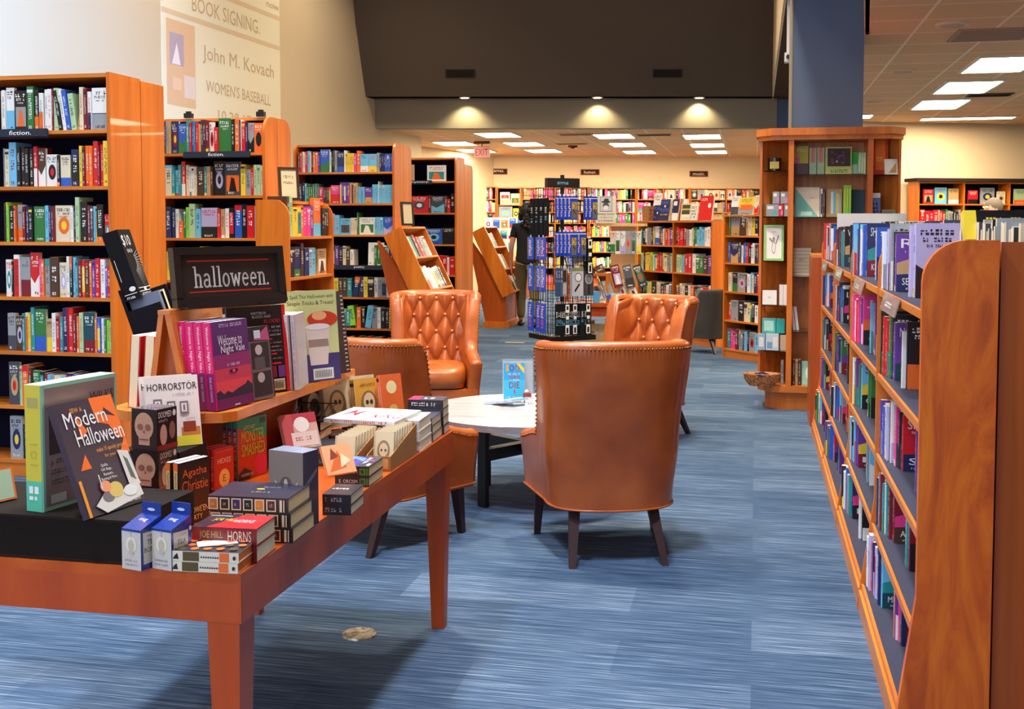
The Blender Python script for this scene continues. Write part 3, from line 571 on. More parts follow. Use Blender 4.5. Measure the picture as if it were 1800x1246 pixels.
for z,spa,spb in ((1.2,'T6 K12/.9 W6 E7x2 D8/.85 E6 FW18/1 S8 N6 W4 A5 R9/.8 K8 V14/.95','R6x4 R4 M4 E6x2 W7 I5 G6x2 C8x3 W9x2 O5'),(.87,'g12/.95 N6 Y9x2 O8 L9/1 W5 C7 R9x3 N4 Y8 I12/.9 E10 K3 g7x2','g5x3 C4 E4 R8 R10/1 W9/1 G10x2 D10/.9 V10/.95'),(.5,'K6x3 L6x2 Y6 K16/1 I7x2 K12 D6 W5x2 K10/1 W4','M9 I6x2 R8/.9 W5 O8 K8 E7 R6x3 W6')):
    fill(M6,.04,.79,z,spa,R,.235); fill(M6,.84,1.58,z,spb,R,.235)
# things on top of the two-bay case
tp=1.511
def on6(x,y=.08,rz=0,rx=radians(-8),z=tp): return M6@TR(x,y,z,rz,rx)
slabook('navy blue astronomy book face out, left of its twin on the low case',on6(.20,.10),.16,.20,.02,'N',[('t',(90,110,220),'PLAN',.06,.68,.94,.9),('t',(90,110,220),'PL',.06,.12,.5,.3),('e','W',.55,.5,.09,.07)],group='books on top of the two bay case')
slabook('large navy blue book reading planets face out on the low case',on6(.37,.08),.21,.27,.02,'N',[('t',(100,120,230),'PLANET',.05,.78,.95,.94),('t',(100,120,230),'PLATES',.05,.42,.95,.58),('e','W',.5,.68,.08,.06),('g','Y',.1,.25,.9,.32)],group='books on top of the two bay case')
slabook('navy and white book standing right of the planets book',on6(.62,.10),.13,.27,.02,'N',[('r','W',.1,.7,.7,.9),('r','W',0,0,1,.35)],group='books on top of the two bay case')
slabook('white tall book with grey spine next to the landscape book',on6(.78,.12),.10,.27,.03,'W',[('r','E',.0,0,.3,1)],group='books on top of the two bay case')
slabook('book with olive and white landscape cover on the low case',on6(.90,.04),.20,.21,.03,'I',[('r',(70,74,30),.08,.35,.92,.92),('r','W',.08,.2,.92,.35),('r',(190,180,120),.08,.6,.92,.7)],group='books on top of the two bay case')
slabook('small black and white patterned book on the low case',on6(1.14,.02),.12,.2,.02,'W',[('g','K',.08,.72,.92,.86),('g','K',.08,.52,.92,.66),('g','K',.08,.32,.92,.46),('g','K',.08,.12,.92,.26)],group='books on top of the two bay case')
slabook('bright red large book face out behind the patterned book',on6(1.12,.15),.27,.30,.02,'R',[('e','W',.75,.6,.12,.1),('g','W',.1,.8,.6,.9)],group='books on top of the two bay case')
tag(MB().box(0,0,0,.16,.13,.19,mat='basket').build('wicker_box',M=on6(.01,.06,0,0)),'brown woven box on the left end of the low two bay case','box')
for x,lab,c,y in ((.05,'white framed notice at back left on the low case','W',.18),(.27,'grey book standing at back on the low case','E',.2),(.5,'orange and white book at back on the low case','O',.2)):
    slabook(lab,on6(x,y),.16,.28 if c!='W' else .36,.02,c,rcover(R,c),group='books on top of the two bay case')
for x,c,w,h,lab in ((.04,'W',.13,.21,'white book with dark print atop the case left of the column'),(.18,'Y',.24,.19,'yellow and white picture book atop the case left of the column'),(.44,'I',.07,.21,'cream book atop the case left of the column'),(.52,'A',.12,.21,'tan book atop the case left of the column')):
    slabook(lab,M5@TR(x,.06,1.56,0,radians(-6)),w,h,.03,c,rcover(R,c)+([('r','O',.1,.3,.9,.6)] if c=='Y' else []),group='books atop the case left of the column')
MB()
b=MB(); b.box(.0,-.02,1.545,.78,.3,1.56,mat='wood_shelf'); b.build('top_board',[o for o in COL.objects if o.get('label','').startswith('low wooden bookcase facing left')][0])
# --- far wall cases
def farcase(pxa,pxb,h,bays,zs,label,pal,n,face=.05):
    ta,_=on_wall(pxa,360,(-6.2,24.6),(1.3,27.1)); tb,_=on_wall(pxb,360,(-6.2,24.6),(1.3,27.1)); M=wallM((-6.2,24.65),(1.3,27.15),ta,0); w=tb-ta
    bookcase('bookcase',label,M,w,h,.32,zs,bays=bays,wv_='wood_upright',group='bookcases along the far wall')
    for b_ in range(bays):
        for z in zs: fill(M,b_*w/bays+.03,(b_+1)*w/bays-.03,z,rspec(R,n,pal,face),R,.24)
    return M,w
zf=[.1,.5,.85,1.2,1.5,1.75,2.04]
farcase(826,872,2.32,1,zf,'far wall bookcase left of the game boxes','RRWIPMKgA',12)
MG,wG=farcase(873,915,2.30,1,[.1,.5,.9],'far wall bookcase holding stacked game boxes','RYCPO',5,.5)
for z in (1.2,1.62,1.92): MB().box(.022,.0,z-.03,wG-.022,.3,z-.01,mat='wood_shelf').build('shelf',[o for o in COL.objects if o.get('label')=='far wall bookcase holding stacked game boxes'][0])
k=0
for x,z,w,h,c,lab in ((.08,1.91,.24,.02+.1,'I','cream game box at top left under another box'),(.08,2.03,.22,.16,'W','white patterned game box stacked at the top left of the game shelves'),(.33,1.91,.2,.25,'I','tall cream patterned game box at top right of the game shelves'),(.04,1.61,.32,.26,'E','grey blue patterned game box on the second game shelf'),(.38,1.61,.13,.22,'Y','small yellow game box on the second game shelf'),(.05,1.19,.3,.3,'W','white game box on the third game shelf'),(.37,1.19,.15,.25,'G','green game box on the third game shelf')):
    slabook(lab,MG@TR(x*wG/.56,.03,z),w*wG/.56,h,.2,c,rcover(R,c),'game_box','box','game boxes on the far wall',pg='W')
farcase(916,1034,2.30,2,zf,'far wall bookcase behind the walking person','RIWPYAKO',10)
farcase(1035,1118,2.30,1,zf,'far wall bookcase with warm spines behind the notice','RAIWKTGYP',18)
farcase(1119,1212,2.30,2,zf,'far wall bookcase behind the planets book','RIWKAPE',9,.2)
farcase(1213,1340,2.30,2,zf,'far wall bookcase under the music sign','RIWKABE',9,.35)
# table of games in front of far wall
t=thing('display_stand','white tiered stand crowded with small games before the far wall','display stand',(*aty(882,500,22.5)[:2],0))
b=MB(); b.box(-.45,-.2,0,.55,.25,.72,mat='wood_plain').box(-.45,-.25,.72,.55,.25,.75,mat='wood_shelf'); b.build('cabinet',t)
b=MB()
for i in range(4): b.box(-.38,-.15+i*.08,.75,.5,-.07+i*.08,.95+i*.22,(236,222,196),'matte')
b.build('tiers',t)
RB=random.Random(5)
for i in range(4):
    for j in range(5):
        c=RB.choice('RPCYLWOBVT'); w=.13; h=.16+.04*RB.random(); p=Matrix.Translation(t.location)@TR(-.36+j*.17,-.155+i*.08-.03,.76+i*.22-.0 if i==0 else .73+i*.22-.0)
        slabook('small %s game box, %s from left on the %s tier of the white stand'%(CN[c],ORD[j],('lowest','second','third','top')[i]),p,w,h,.028,c,rcover(RB,c),'game_box','box','small games on the white stand',pg='W')
# right far case
BR=((1.08,17.7),(9,20.95))
ta,_=on_wall(1614,360,(1.2,17.3),(9.1,20.6)); MR=wallM((1.2,17.35),(9.1,20.6),ta,0)
bookcase('bookcase','bookcase against the back right wall with a dark top',MR,3.0,2.1,.3,[.1,.45,.8,1.12,1.45,1.8-.03],bays=4,group=None)
tag(MB().box(-.06,-.06,2.1,3.06,.3,2.15,(44,26,22),'matte').build('cornice_board',M=MR),'dark cornice board capping the back right bookcase','board')
for b_ in range(4):
    for i,z in enumerate([.1,.45,.8,1.12,1.45]): fill(MR,b_*.75+.03,b_*.75+.72,z,rspec(R,12,'WIRKAGEPO',.05),R,.24)
    fill(MR,b_*.75+.05,b_*.75+.70,1.77,('_10 FR34/.8 _4 FC40/.9 _4 FA34/.85 _4','_6 FR30/.75 _8 FE44/.9 _6 FI26/.7','_6 Fg30/.85 _30 FK20/.6','_20 FW30')[b_],R,.27)
MB()
# --- right hand long case
XF=.445; YF=8.15; LEN=8.15-3.27; MRt=Matrix.Translation((XF,YF,0))@Matrix.Rotation(-pi/2,4,'Z')
tR=bpy.data.objects.new('bookcase',None); COL.objects.link(tR); tR.matrix_world=MRt; tag(tR,'long low wooden bookcase running along the right side with rounded dividers','bookcase')
HR=1.41; DR=.195; flare=.055; zR=[.1,.335,.60,.90,1.215]
xd=[0,8.15-6.9,8.15-5.65,8.15-4.42,LEN]
def prof(d=DR): return rprof(d,HR,.115,flare,.42,9)
for i,x in enumerate(xd):
    a=x if i==0 else (x-.022 if i==4 else x-.011)
    if i<4: MB().prism(prof(),'x',a,a+.022,mat='wood_upright').build('side_panel' if i==0 else 'divider',tR)
    else: MB().prism(prof(),'x',a,a+.03,mat='wood_figured').build('end_panel',tR)
MB().box(.0,DR-.012,0,LEN,DR-.002,HR-.03,mat='wood_plain').build('back_panel',tR)
for i in range(4):
    a=xd[i]+.012; b=xd[i+1]-.012-(.011 if i==3 else 0)
    for j,z in enumerate(zR):
        f=-flare*max(0,1-(z-.02)/.40); s=MB(); s.box(a,f+.002,z-.024,b,DR-.013,z,mat='wood_shelf'); sh_=s.build('shelf',tR)
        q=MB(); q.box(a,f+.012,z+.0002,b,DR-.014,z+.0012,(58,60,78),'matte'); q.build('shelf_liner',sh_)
    MB().box(a,-flare+.004,0,b,-flare+.02,.076,mat='wood_shelf').build('kick_board',tR)
    # clear label holder on the top lip
    q=MB(); q.prism([(-.02,1.16),(-.016,1.16),(-.001,1.215),(-.005,1.215)],'x',(a+b)/2-.3,(a+b)/2+.12,(150,140,140),'gloss'); art(q,((a+b)/2-.28,-.0195,1.165),(1,0,0),(0,.26,.965),(0,-1,0),.36,.045,[('g','W',.25,.3,.75,.7)]); q.build('label_holder',sh_)
tB=bpy.data.objects.new('bookcase',None); COL.objects.link(tB); tB.matrix_world=Matrix.Translation((XF+2*DR+.02,3.29,0))@Matrix.Rotation(pi/2,4,'Z'); tag(tB,'low wooden bookcase standing back to back with the long right bookcase','bookcase')
for i,x in enumerate([0,1.22,2.44,3.66,4.86]): MB().prism(rprof(.205,1.405,.11,.05),'x',x-(0 if i==0 else .02),x+.022,mat='wood_plain').build('side_panel' if i in (0,4) else 'divider',tB)
for z in (.1,.6,.9,1.2): MB().box(.022,.0,z-.02,4.84,.19,z,mat='wood_shelf').build('shelf',tB)
MB().box(.022,.192,0,4.84,.203,1.38,mat='wood_plain').build('back_panel',tB)
RR=random.Random(21)
pals=['KNWVUBCRP','KVUBCWNRE','KRNMWBETK','WNBCRKVKG']
WORDS=[[('LINDA','DEATH')]*5,[('WILLIAM','JOHNSTONE'),('LEE','LE'),('BEAT','JI'),('DEATH','READ'),('ROSE','UNC')],[('SHERRILYN','KENYON'),('JO','J'),('SKY','CLIFF'),('FIRE','N'),('GOR','R')],[('RO','SECOND'),('NORA RO','COLD'),('SINGH','SIN'),('WAR','ANGELS'),('CITY','MERMAID')]]
side=['far','third','second','nearest']
for i in range(4):
    for j,z in enumerate(zR):
        wd_=WORDS[i][4-j]; a=xd[i]+.02; b=xd[i+1]-.03; hm=(.215,.215,.225,.235,.25)[j]; f=-flare*max(0,1-(z-.02)/.40)
        n1=RR.randint(6,9); n2=RR.randint(2,3); pal=RR.choice(pals)
        sp=' '.join('%s%d/%.2f'%(RR.choice(pal),RR.choice((18,22,26,32,40)),RR.uniform(.8,1)) for _ in range(n1))+' _%d '%RR.randint(150,330)+' '.join('%s%d/%.2f'%(RR.choice(pal),RR.choice((18,26,34)),RR.uniform(.8,1)) for _ in range(n2))
        fill(MRt,a,b,z+.002,sp,RR,hm,depth=.14,inset=f+.006,step=.0052,unit=.001*1.15,where=('%s shelf, %s bay of right bookcase'%(('lowest','fourth','third','second','top')[j],side[i])) if i>1 else None,group='books on the long right bookcase',endcover=True,words=wd_)
# books on the hidden face whose tops show over the back
fill(tB.matrix_world,.05,4.8,1.202,rspec(RR,150,'NKWENSKBEISK',.0,.05),RR,.27,depth=.14)
# boxes / books standing on top at the far end
slabook('white sheet of card standing over the far end of the right bookcase',TR(.47,7.0,1.41,radians(8)),.40,.11,.01,'W',[],'card','card')
slabook('yellow and black book with orange cover lying over the right bookcase',TR(.66,3.9,1.405,radians(6),radians(-20)),.20,.10,.03,'Y',[('r','K',.2,.45,1,1),('g','Y',.35,.6,.9,.75),('r','O',.2,0,1,.4)],pg='I')
# end post by the far end
tag(MB().box(.395,8.42,0,.50,8.9,1.22,mat='wood_plain').box(.395,8.42,1.22,.50,8.9,1.24,mat='wood_oak').build('end_post'),'narrow dark wooden post cabinet at the far end of the right bookcase','cabinet')

g_=fl(905,602); tag(MB().box(-.12,-.02,0,.12,.02,.002,(226,190,80),'matte').build('floor_marker',M=TR(g_.x,g_.y,.0)),'small yellow strip on the carpet left of the spinner rack','floor marker')
# ---------------------------------------------------------------- column display
D0=aty(1460,300,9.12); MD=TR(D0.x,9.12,0,0)
t=bpy.data.objects.new('display_case',None); COL.objects.link(t); t.matrix_world=MD; tag(t,'tall oak column display case with glass shelves in front of the blue column','display case')
oc=[(-.53,.42),(-.53,.13),(-.42,.0),(.42,.0),(.53,.13),(.53,.42)]
MB().prism([(-.56,.45),(-.56,.11),(-.44,-.035),(.44,-.035),(.56,.11),(.56,.45)],'z',2.145,2.20,mat='wood_upright').prism([(-.545,.44),(-.545,.12),(-.43,-.015),(.43,-.015),(.545,.12),(.545,.44)],'z',2.11,2.145,mat='wood_upright').build('crown',t)
MB().prism([(-.47,.42),(-.47,.15),(-.38,.05),(.38,.05),(.47,.15),(.47,.42)],'z',0,.14,mat='wood_upright').build('plinth',t)
MB().prism(oc,'z',.14,.19,mat='wood_shelf').build('base_board',t)
for s in (-1,1):
    a,b=sorted((s*.275,s*.315)); MB().box(a,.0,.19,b,.36,2.11,mat='wood_upright').build('divider',t)
    MB().prism([(s*.315,.36),(s*.52,.16),(s*.53,.18),(s*.325,.38)][::s],'z',.19,2.11,mat='wood_oak').build('side_back_panel',t); pn_=[o for o in COL.objects if o.name.startswith('side_back_panel')][-1]
    a,b=sorted((s*.512,s*.532)); MB().box(a,.12,.19,b,.2,2.11,mat='wood_upright').build('edge_strip',t)
    h=MB()
    for k in range(34): h.box(s*.285 if s<0 else .285,.355,.25,s*.285,.356,.25) if False else h.box(s*.345-.003,.318 if True else 0,.3+k*.05,s*.345+.003,.331,.306+k*.05,(50,26,12),'matte')
    h.build('peg_holes',pn_)
MB().box(-.275,.345,.19,.275,.36,2.11,mat='wood_oak').build('center_back_panel',t)
def gshelf(z,k):
    g=MB()
    if k==0: g.box(-.273,.02,z-.008,.273,.343,z,(150,190,180),'glass')
    else: g.prism([(k*.317,.03),(k*.50,.03+.10),(k*.50,.16),(k*.317,.345)][::k],'z',z-.008,z,(150,190,180),'glass')
    g2=g.build('glass_shelf',t); return g2
for z in (1.845,1.515,1.05,.62): gshelf(z,0)
for z in (1.88,1.52,1.17,.82,.46): gshelf(z,-1)
for z in (1.84,1.45,1.1,.7): gshelf(z,1)
def onD(x,y,z,rz=0,rx=radians(-8)): return MD@TR(x,y,z,rz,rx)
GD='items on the oak column display'
def item(label,M,w,h,t_,c,ops,name='book',cat='book',pg='I',mat='print',group=GD): return slabook(label,M,w,h,t_,c,ops,name,cat,group,pg,mat)
item('yellow and pink flowered book on the upper glass shelf',onD(-.268,.2,1.846),.11,.235,.02,(206,202,60),[('r',(96,60,70),0,0,1,.4),('r',(230,120,170),.1,.4,.4,.62),('g','W',.2,.8,.8,.9)])
item('pale green notebook with pink label, left of a pair',onD(-.15,.2,1.846),.055,.22,.02,'g',[('r',(236,130,130),.25,.45,.75,1)]); item('pale green notebook with pink label, right of a pair',onD(-.09,.2,1.846),.055,.22,.02,'g',[('r',(236,130,130),.25,.45,.75,1)])
item('photo set with dark round sweets on the upper glass shelf',onD(-.03,.16,1.846),.2,.22,.03,(196,200,120),[('r',(60,44,44),.08,.3,.95,.95)]+[('e',R.choice([(150,50,60),(200,160,80),(120,60,110),(90,60,50)]),R.uniform(.2,.85),R.uniform(.4,.85),.05,.045) for _ in range(14)]+[('g','G',.2,.08,.85,.18)],pg='g')
item('bright green and white notebook on the upper glass shelf',onD(.175,.2,1.846),.09,.18,.02,(40,190,60),[('r',(206,220,206),0,0,.85,.45)])
for k in range(3):
    mb=MB(); book_geo(mb,.018,.165,.1,'g',None,R,spine=[('g','W',.3,.1,.7,.9)]); tag(mb.build('book',M=onD(.214+k*.019-.0,.1,1.846,0,0)),'thin pale green journal, %s of three at the right of the upper glass shelf'%('left','middle','right')[k],'book',GD)
item('teal and cream spiral notebook on the second glass shelf',onD(-.26,.14,1.517),.19,.235,.025,(238,222,196),[('p',(120,196,180),[(0,1),(0,0),(.95,0)]),('r',(190,225,215),.25,.05,.7,.18),('g','A',.6,.62,.8,.66)]+[('e',(60,60,60),.03,.04+.06*k,.02,.012) for k in range(16)],'notebook','notebook')
for k in range(2):
    mb=MB(); book_geo(mb,.016,.22,.12,'D' if k else 'W',None,R); tag(mb.build('book',M=onD(-.065+k*.018,.12,1.517,0,0)),'thin %s journal beside the spiral notebook'%('dark brown' if k else 'white'),'book',GD)
item('brown holder with colour striped notebook',onD(-.02,.15,1.517),.12,.22,.03,'A',[('r','C',.45,.1,.62,.9),('r','Y',.62,.1,.78,.85),('r','U',.78,.1,.92,.8),('r','W',.3,.1,.45,.9)])
for k in range(3):
    mb=MB(); book_geo(mb,.019,.245,.12,'L',None,R,spine=[('r','Y',.35,.3,.65,.9)]); tag(mb.build('book',M=onD(.107+k*.0195,.1,1.517,0,0)),'lime green journal spine, %s of three on the second glass shelf'%('left','middle','right')[k],'book',GD)
item('large dark teal notebook on the second glass shelf',onD(.168,.2,1.517),.105,.215,.025,'Z',[('g','T',.2,.9,.4,.94)])
item('lined cream note pad below the spiral notebook',onD(-.265,.2,1.052),.14,.22,.015,'I',[('r','A',0,.1+.13*k,1,.12+.13*k) for k in range(7)]+[('g','K',.35,.55,.65,.6)],'note_pad','note pad')
for k in range(2):
    mb=MB(); book_geo(mb,.022,.185,.11,'W',None,R,spine=[]); tag(mb.build('book',M=onD(-.262+k*.026,.12,.622,0,0,)@Matrix.Rotation(radians(-7),4,'Y')),'plain white book leaning, %s of two on the low glass shelf'%('left','right')[k],'book',GD)
item('mint green card box at the bottom of the display case',onD(-.19,.1,.191),.12,.19,.03,(150,206,180),[('e',(220,240,230),.5,.5,.25,.3)],'card_box','box')
for k in range(3):
    mb=MB(); book_geo(mb,.02,.2,.1,'D' if k!=1 else 'A',None,R); tag(mb.build('book',M=onD(-.262+k*.022,.08,.191,0,0)),'%s book, %s at the bottom of the display case'%(('dark brown','tan','dark brown')[k],('left','middle','right')[k]),'book',GD)
# left niche
p=MD@Vector((-.42,.17,1.881)); t2=thing('candle_jar','dark candle jar with yellow label on the top left glass shelf','candle',p,0,GD)
m=MB(); m.cyl((0,0,0),(0,0,.085),.05,.052,20,(36,22,44),'gloss'); m.box(-.035,-.056,.015,.035,-.049,.07,(206,190,60),'print'); m.build('jar',t2); MB().cyl((0,0,.085),(0,0,.1),.053,.053,20,(30,20,30),'gloss').build('lid',t2)
bi=0
for (x,z,w,lab) in ((-.50,1.521,.1,'left'),(-.405,1.521,.04,'middle'),(-.36,1.521,.09,'right'),(-.45,1.621,.055,'upper left'),(-.39,1.621,.06,'upper right')):
    item('small gift box, %s of the pile on the left glass shelf'%lab,onD(x+.02,.12+.02,z,0,0),w*.95,.095,.06,'E' if w>.05 else 'R',[('r','W',.1,.6,.6,.85),('e',(200,140,200) if lab!='left' else (60,180,190),.7,.3,.2,.22)],'gift_box','box','W')
t2=frame('framed_card','green framed card with a standing animal drawing',onD(-.495,.12,1.171,0),.155,.285,(150,204,120),[('g','A',.35,.84,.65,.88),('e',(150,150,150),.5,.35,.13,.2),('e',(150,150,150),.5,.62,.09,.08),('p',(150,150,150),[(.4,.5),(.2,.62),(.24,.68),(.45,.56)]),('p',(150,150,150),[(.6,.5),(.78,.76),(.84,.72),(.66,.44)]),('e','W',.5,.35,.1,.16)],(240,240,240)); t2['category']='card'
item('small white square card on the left glass shelf',onD(-.50,.12,.822),.11,.115,.012,'W',[('g','E',.4,.45,.6,.55)],'card','card')
item('upright white book spine on the left glass shelf',onD(-.37,.1,.822,0,0),.06,.16,.04,'W',[('r','E',.45,0,.5,1)])
item('turquoise gift box, left on the lower left glass shelf',onD(-.50,.14,.595-.0,0,0),.105,.115,.04,(70,196,190),[('r',(180,232,226),.15,.15,.85,.85)],'gift_box','box'); item('turquoise gift box, right on the lower left glass shelf',onD(-.39,.12,.595,0,0),.065,.115,.04,(40,176,170),[],'gift_box','box')
item('pale blue card set, left below the turquoise boxes',onD(-.535,.1,.461,0,0),.06,.13,.03,(150,190,226),[('r','W',.2,.2,.8,.8)],'gift_box','box'); item('pale blue patterned card box below the turquoise boxes',onD(-.47,.1,.461,0,0),.1,.13,.05,(196,222,240),[('r',(120,170,210),.1,.1,.5,.5),('r','W',.55,.2,.9,.8)],'gift_box','box'); item('beige card set, right below the turquoise boxes',onD(-.36,.12,.461,0,0),.045,.12,.04,(200,176,150),[],'gift_box','box')
item('narrow grey book at the bottom of the left niche',onD(-.35,.1,.191,0,0),.02,.19,.05,'E',[('g','K',.2,.2,.8,.8)])
# right niche
item('red and orange tall book in the right niche',onD(.32,.14,1.842),.12,.31,.02,(214,60,30),[('r',(246,130,30),.2,.12,.8,.92),('g','Y',.3,.35,.7,.45)]); item('small white card leaning in front of the red and orange book',onD(.41,.10,1.842,radians(10)),.1,.12,.01,'W',[('p','A',[(.3,.1),(.9,.1),(.9,.8)])],'card','card')
item('blue packaged item in the right niche',onD(.31,.06,1.452),.07,.25,.04,(96,120,190),[('r','W',0,.85,1,1),('g','N',.2,.2,.8,.7)],'pack','pack'); item('silver packaged item in the right niche',onD(.39,.04,1.452),.1,.12,.03,(130,126,110),[('r',(80,80,70),.2,.2,.8,.8)],'pack','pack')
# basket
bp=fl(1364,690,.0); bp=MD@Vector((-.50,.0,.19)); t2=thing('wicker_basket','small wicker basket of folded cards at the foot of the display case','basket',(bp.x,bp.y,bp.z))
m=MB(); ring_=[]
for k,(rr,z) in enumerate(((.09,0),(.125,.045),(.135,.09),(.14,.10),(.128,.10),(.118,.05),(.08,.012))): ring_.append([(rr*cos(2*pi*i/28)*1.05,rr*.62*sin(2*pi*i/28),z) for i in range(28)])
vs=[p for r_ in ring_ for p in r_]; fs=[(k*28+i,k*28+(i+1)%28,(k+1)*28+(i+1)%28,(k+1)*28+i) for k in range(6) for i in range(28)]+[tuple(range(168,196))]
m.add(vs,fs,mat='basket'); m.build('basket_body',t2,smooth=True)
for k,(x,y,rz_,c,lab) in enumerate(((-.05,.0,.3,'W','left'),(.03,.01,-.4,'E','right'),(.0,-.03,1.0,'N','middle'))):
    tag(MB().box(-.06,-.03,0,.06,.03,.012,C[c],'print').build('card',M=TR(bp.x+x,bp.y+y,bp.z+.06+k*.014,rz_,radians(12))),'folded %s card, %s in the wicker basket'%(CN[c],lab),'card','cards in the wicker basket')
# ---------------------------------------------------------------- spinner rack
P0=aty(988,500,10.55); TH=radians(38); MS=TR(P0.x,10.55,0,TH)
t=bpy.data.objects.new('spinner_rack',None); COL.objects.link(t); t.matrix_world=MS; tag(t,'black wire spinner rack hung with blue and black packs','spinner rack')
MB().cyl((0,0,.03),(0,0,1.92),.02,.02,12,mat='black_metal').build('pole',t)
m=MB(); m.cyl((0,0,0),(0,0,.03),.26,.24,28,mat='black_metal'); m.build('base',t)
HS=.2; WP={}
for (ax,sg,nm) in (('y',-1,'f'),('y',1,'b'),('x',-1,'l'),('x',1,'r')):
    m=MB()
    for k in range(9):
        u=-HS+k*HS/4; 
        if ax=='y': m.box(u-.002,sg*HS-.002,.42,u+.002,sg*HS+.002,1.80,mat='black_metal')
        else: m.box(sg*HS-.002,u-.002,.42,sg*HS+.002,u+.002,1.80,mat='black_metal')
    for k in range(18):
        z=.42+k*.081
        if ax=='y': m.box(-HS,sg*HS-.004,z,HS,sg*HS,z+.004,mat='black_metal')
        else: m.box(sg*HS-.004,-HS,z,sg*HS,HS,z+.004,mat='black_metal')
    wp_=m.build('wire_panel',t); WP[nm]=wp_
MB().box(-.23,-.23,.385,.23,.23,.40,mat='black_metal').box(-.23,-.235,.385,.23,-.228,.43,mat='black_metal').box(-.235,-.23,.385,-.228,.23,.43,mat='black_metal').box(.228,-.23,.385,.235,.23,.43,mat='black_metal').build('tray',t)
m=MB(); m.box(-.17,-.03,1.80,.17,.03,1.89,mat='black_plastic'); art(m,(-.17,-.03,1.80),(1,0,0),(0,0,1),(0,-1,0),.34,.09,[('g','C',.3,.35,.65,.6)]); m.build('header_sign',t)
blue=(24,84,210)
def packg(kind,w,h,d):
    m=MB()
    if kind=='flex': m.box(0,0,0,w,d,h,(20,66,190),'gloss'); o=[('r',(96,100,96),.45,.05,.97,.78),('p',(190,160,80),[(.5,.45),(.95,.45),(.95,.74),(.5,.74)]),('p',(40,40,44),[(.62,.68),(.88,.62),(.6,.4),(.8,.24),(.86,.27),(.68,.41),(.94,.62),(.64,.72)]),('t','W','xtraFlex',.12,.12,.34,.9,'d'),('r','W',0,.9,1,.93)]
    elif kind=='blue': m.box(0,0,0,w,d,h,blue,'gloss'); o=[('t',(240,240,250),'xtraFlex2',.28,.16,.78,.88,'d'),('r',(200,160,90),0,0,.06,1)]
    elif kind=='head': m.box(0,0,0,w,d,h,blue,'gloss'); o=[('t',(250,250,250),'Head',.25,.5,.75,.9,'d'),('t',(220,120,140),'xtra',.25,.14,.75,.46,'d')]
    elif kind=='black': m.box(0,0,0,w,d,h,(18,20,24),'matte'); o=[('g','W',.3,.55,.7,.75),('g','C',.3,.3,.7,.5)]
    elif kind=='card': m.box(0,0,0,w,d,h,(20,20,22),'gloss'); o=[('r','W',.1,.72,.9,.97),('r','K',.3,.80,.7,.92),('r','W',.2,.5,.8,.6),('g','E',.2,.38,.8,.46),('r','W',.1,.03,.9,.32),('r','K',.28,.06,.72,.24)]
    elif kind=='grey': m.box(0,0,0,w,d,h,(60,84,120),'gloss'); o=[('r',(120,140,160),.1,.5,.9,.58),('g','W',.3,.65,.7,.9)]
    elif kind=='lens': m.box(0,0,0,w,d,h,(190,192,204),'gloss'); o=[('r',(120,140,90),0,.88,1,1),('e',(120,122,128),.55,.66,.32,.17),('e',(225,228,235),.55,.66,.25,.13),('p',(40,40,44),[(.2,.2),(.28,.13),(.7,.4),(.62,.46)])]
    elif kind=='lens2': m.box(0,0,0,w,d,h,(64,66,76),'gloss'); o=[('e',(170,172,180),.5,.6,.4,.2),('e',(120,124,132),.5,.6,.32,.16),('p',(20,20,24),[(.4,.05),(.6,.05),(.56,.42),(.44,.42)])]
    elif kind=='usb': m.box(0,0,0,w,d,h,(150,150,150),'gloss'); o=[('r',(60,50,50),.1,.5,.9,.92),('r',(196,196,200),.15,.08,.8,.45)]
    art(m,(0,0,0),(1,0,0),(0,0,1),(0,-1,0),w,h,o,'gloss'); m.box(w*.4,d*.4,h,w*.6,d*.6,h+.02,(210,215,225),'gloss'); return m
DES={'flex':'blue pack with booklight picture','blue':'bright blue pack with white lettering','head':'bright blue pack with headlamp wording','black':'slim black pack','card':'black pack with white card windows','grey':'slate blue pack','lens':'silver magnifier pack','lens2':'dark round magnifier pack','usb':'grey pack with silver device'}
CNT={}
def hang(face,u,z0,kind,w,h,k,row,lab):
    """k = how far out on the hook"""
    d=.014; g=packg(kind,w,h,d)
    if face=='f': M=MS@TR(u,-HS-.03-k*.022-d,z0)
    else: M=MS@Matrix.Rotation(-pi/2,4,'Z')@TR(u,-HS-.03-k*.022-d,z0)
    key=(row,face); CNT[key]=CNT.get(key,0)+1
    tag(g.build('hanging_pack',M=M),'%s, %s in %s row, %s side of spinner rack'%(DES[kind],ORD[CNT[key]-1],row,'front' if face=='f' else 'left'),'pack','packs hanging on the spinner rack')
    return M
rows=['top','second','third','bottom']
hk=MB()
for r_,(z0,h,items) in enumerate((
  (1.50,.215,[('flex',-.2,.1,4),('flex',-.07,.1,1),('flex',.10,.1,2)]),
  (1.17,.22,[('flex',-.2,.1,4),('flex',-.02,.1,2)]),
  (.80,.26,[('grey',-.2,.05,3),('usb',-.14,.06,1),('lens',-.04,.12,2),('lens2',.1,.1,1)]),
  (.44,.29,[('black',-.2,.055,5),('black',-.1,.055,5),('black',0,.055,6),('card',-.10,.05,1),('card',-.02,.05,1),('black',.05,.04,2),('card',.12,.05,1)]))):
    for kd,u,w,nn in items:
        if nn>=3 and kd!='flex':
            for q in range(nn): hang('f',u+q*.02 if kd=='black' else u+q*.014,z0,kd,w*.55 if kd=='black' else w*.5,h,0 if kd=='black' else q%3,rows[r_],'')
        else:
            for q in range(nn): hang('f',u+(q*.028 if kd=='flex' else 0),z0,kd,w,h,nn-1-q if kd!='flex' else q,rows[r_],'')
for q in range(2): hang('f',.125,1.0+.0,'card',.05,.33,q,'second','')
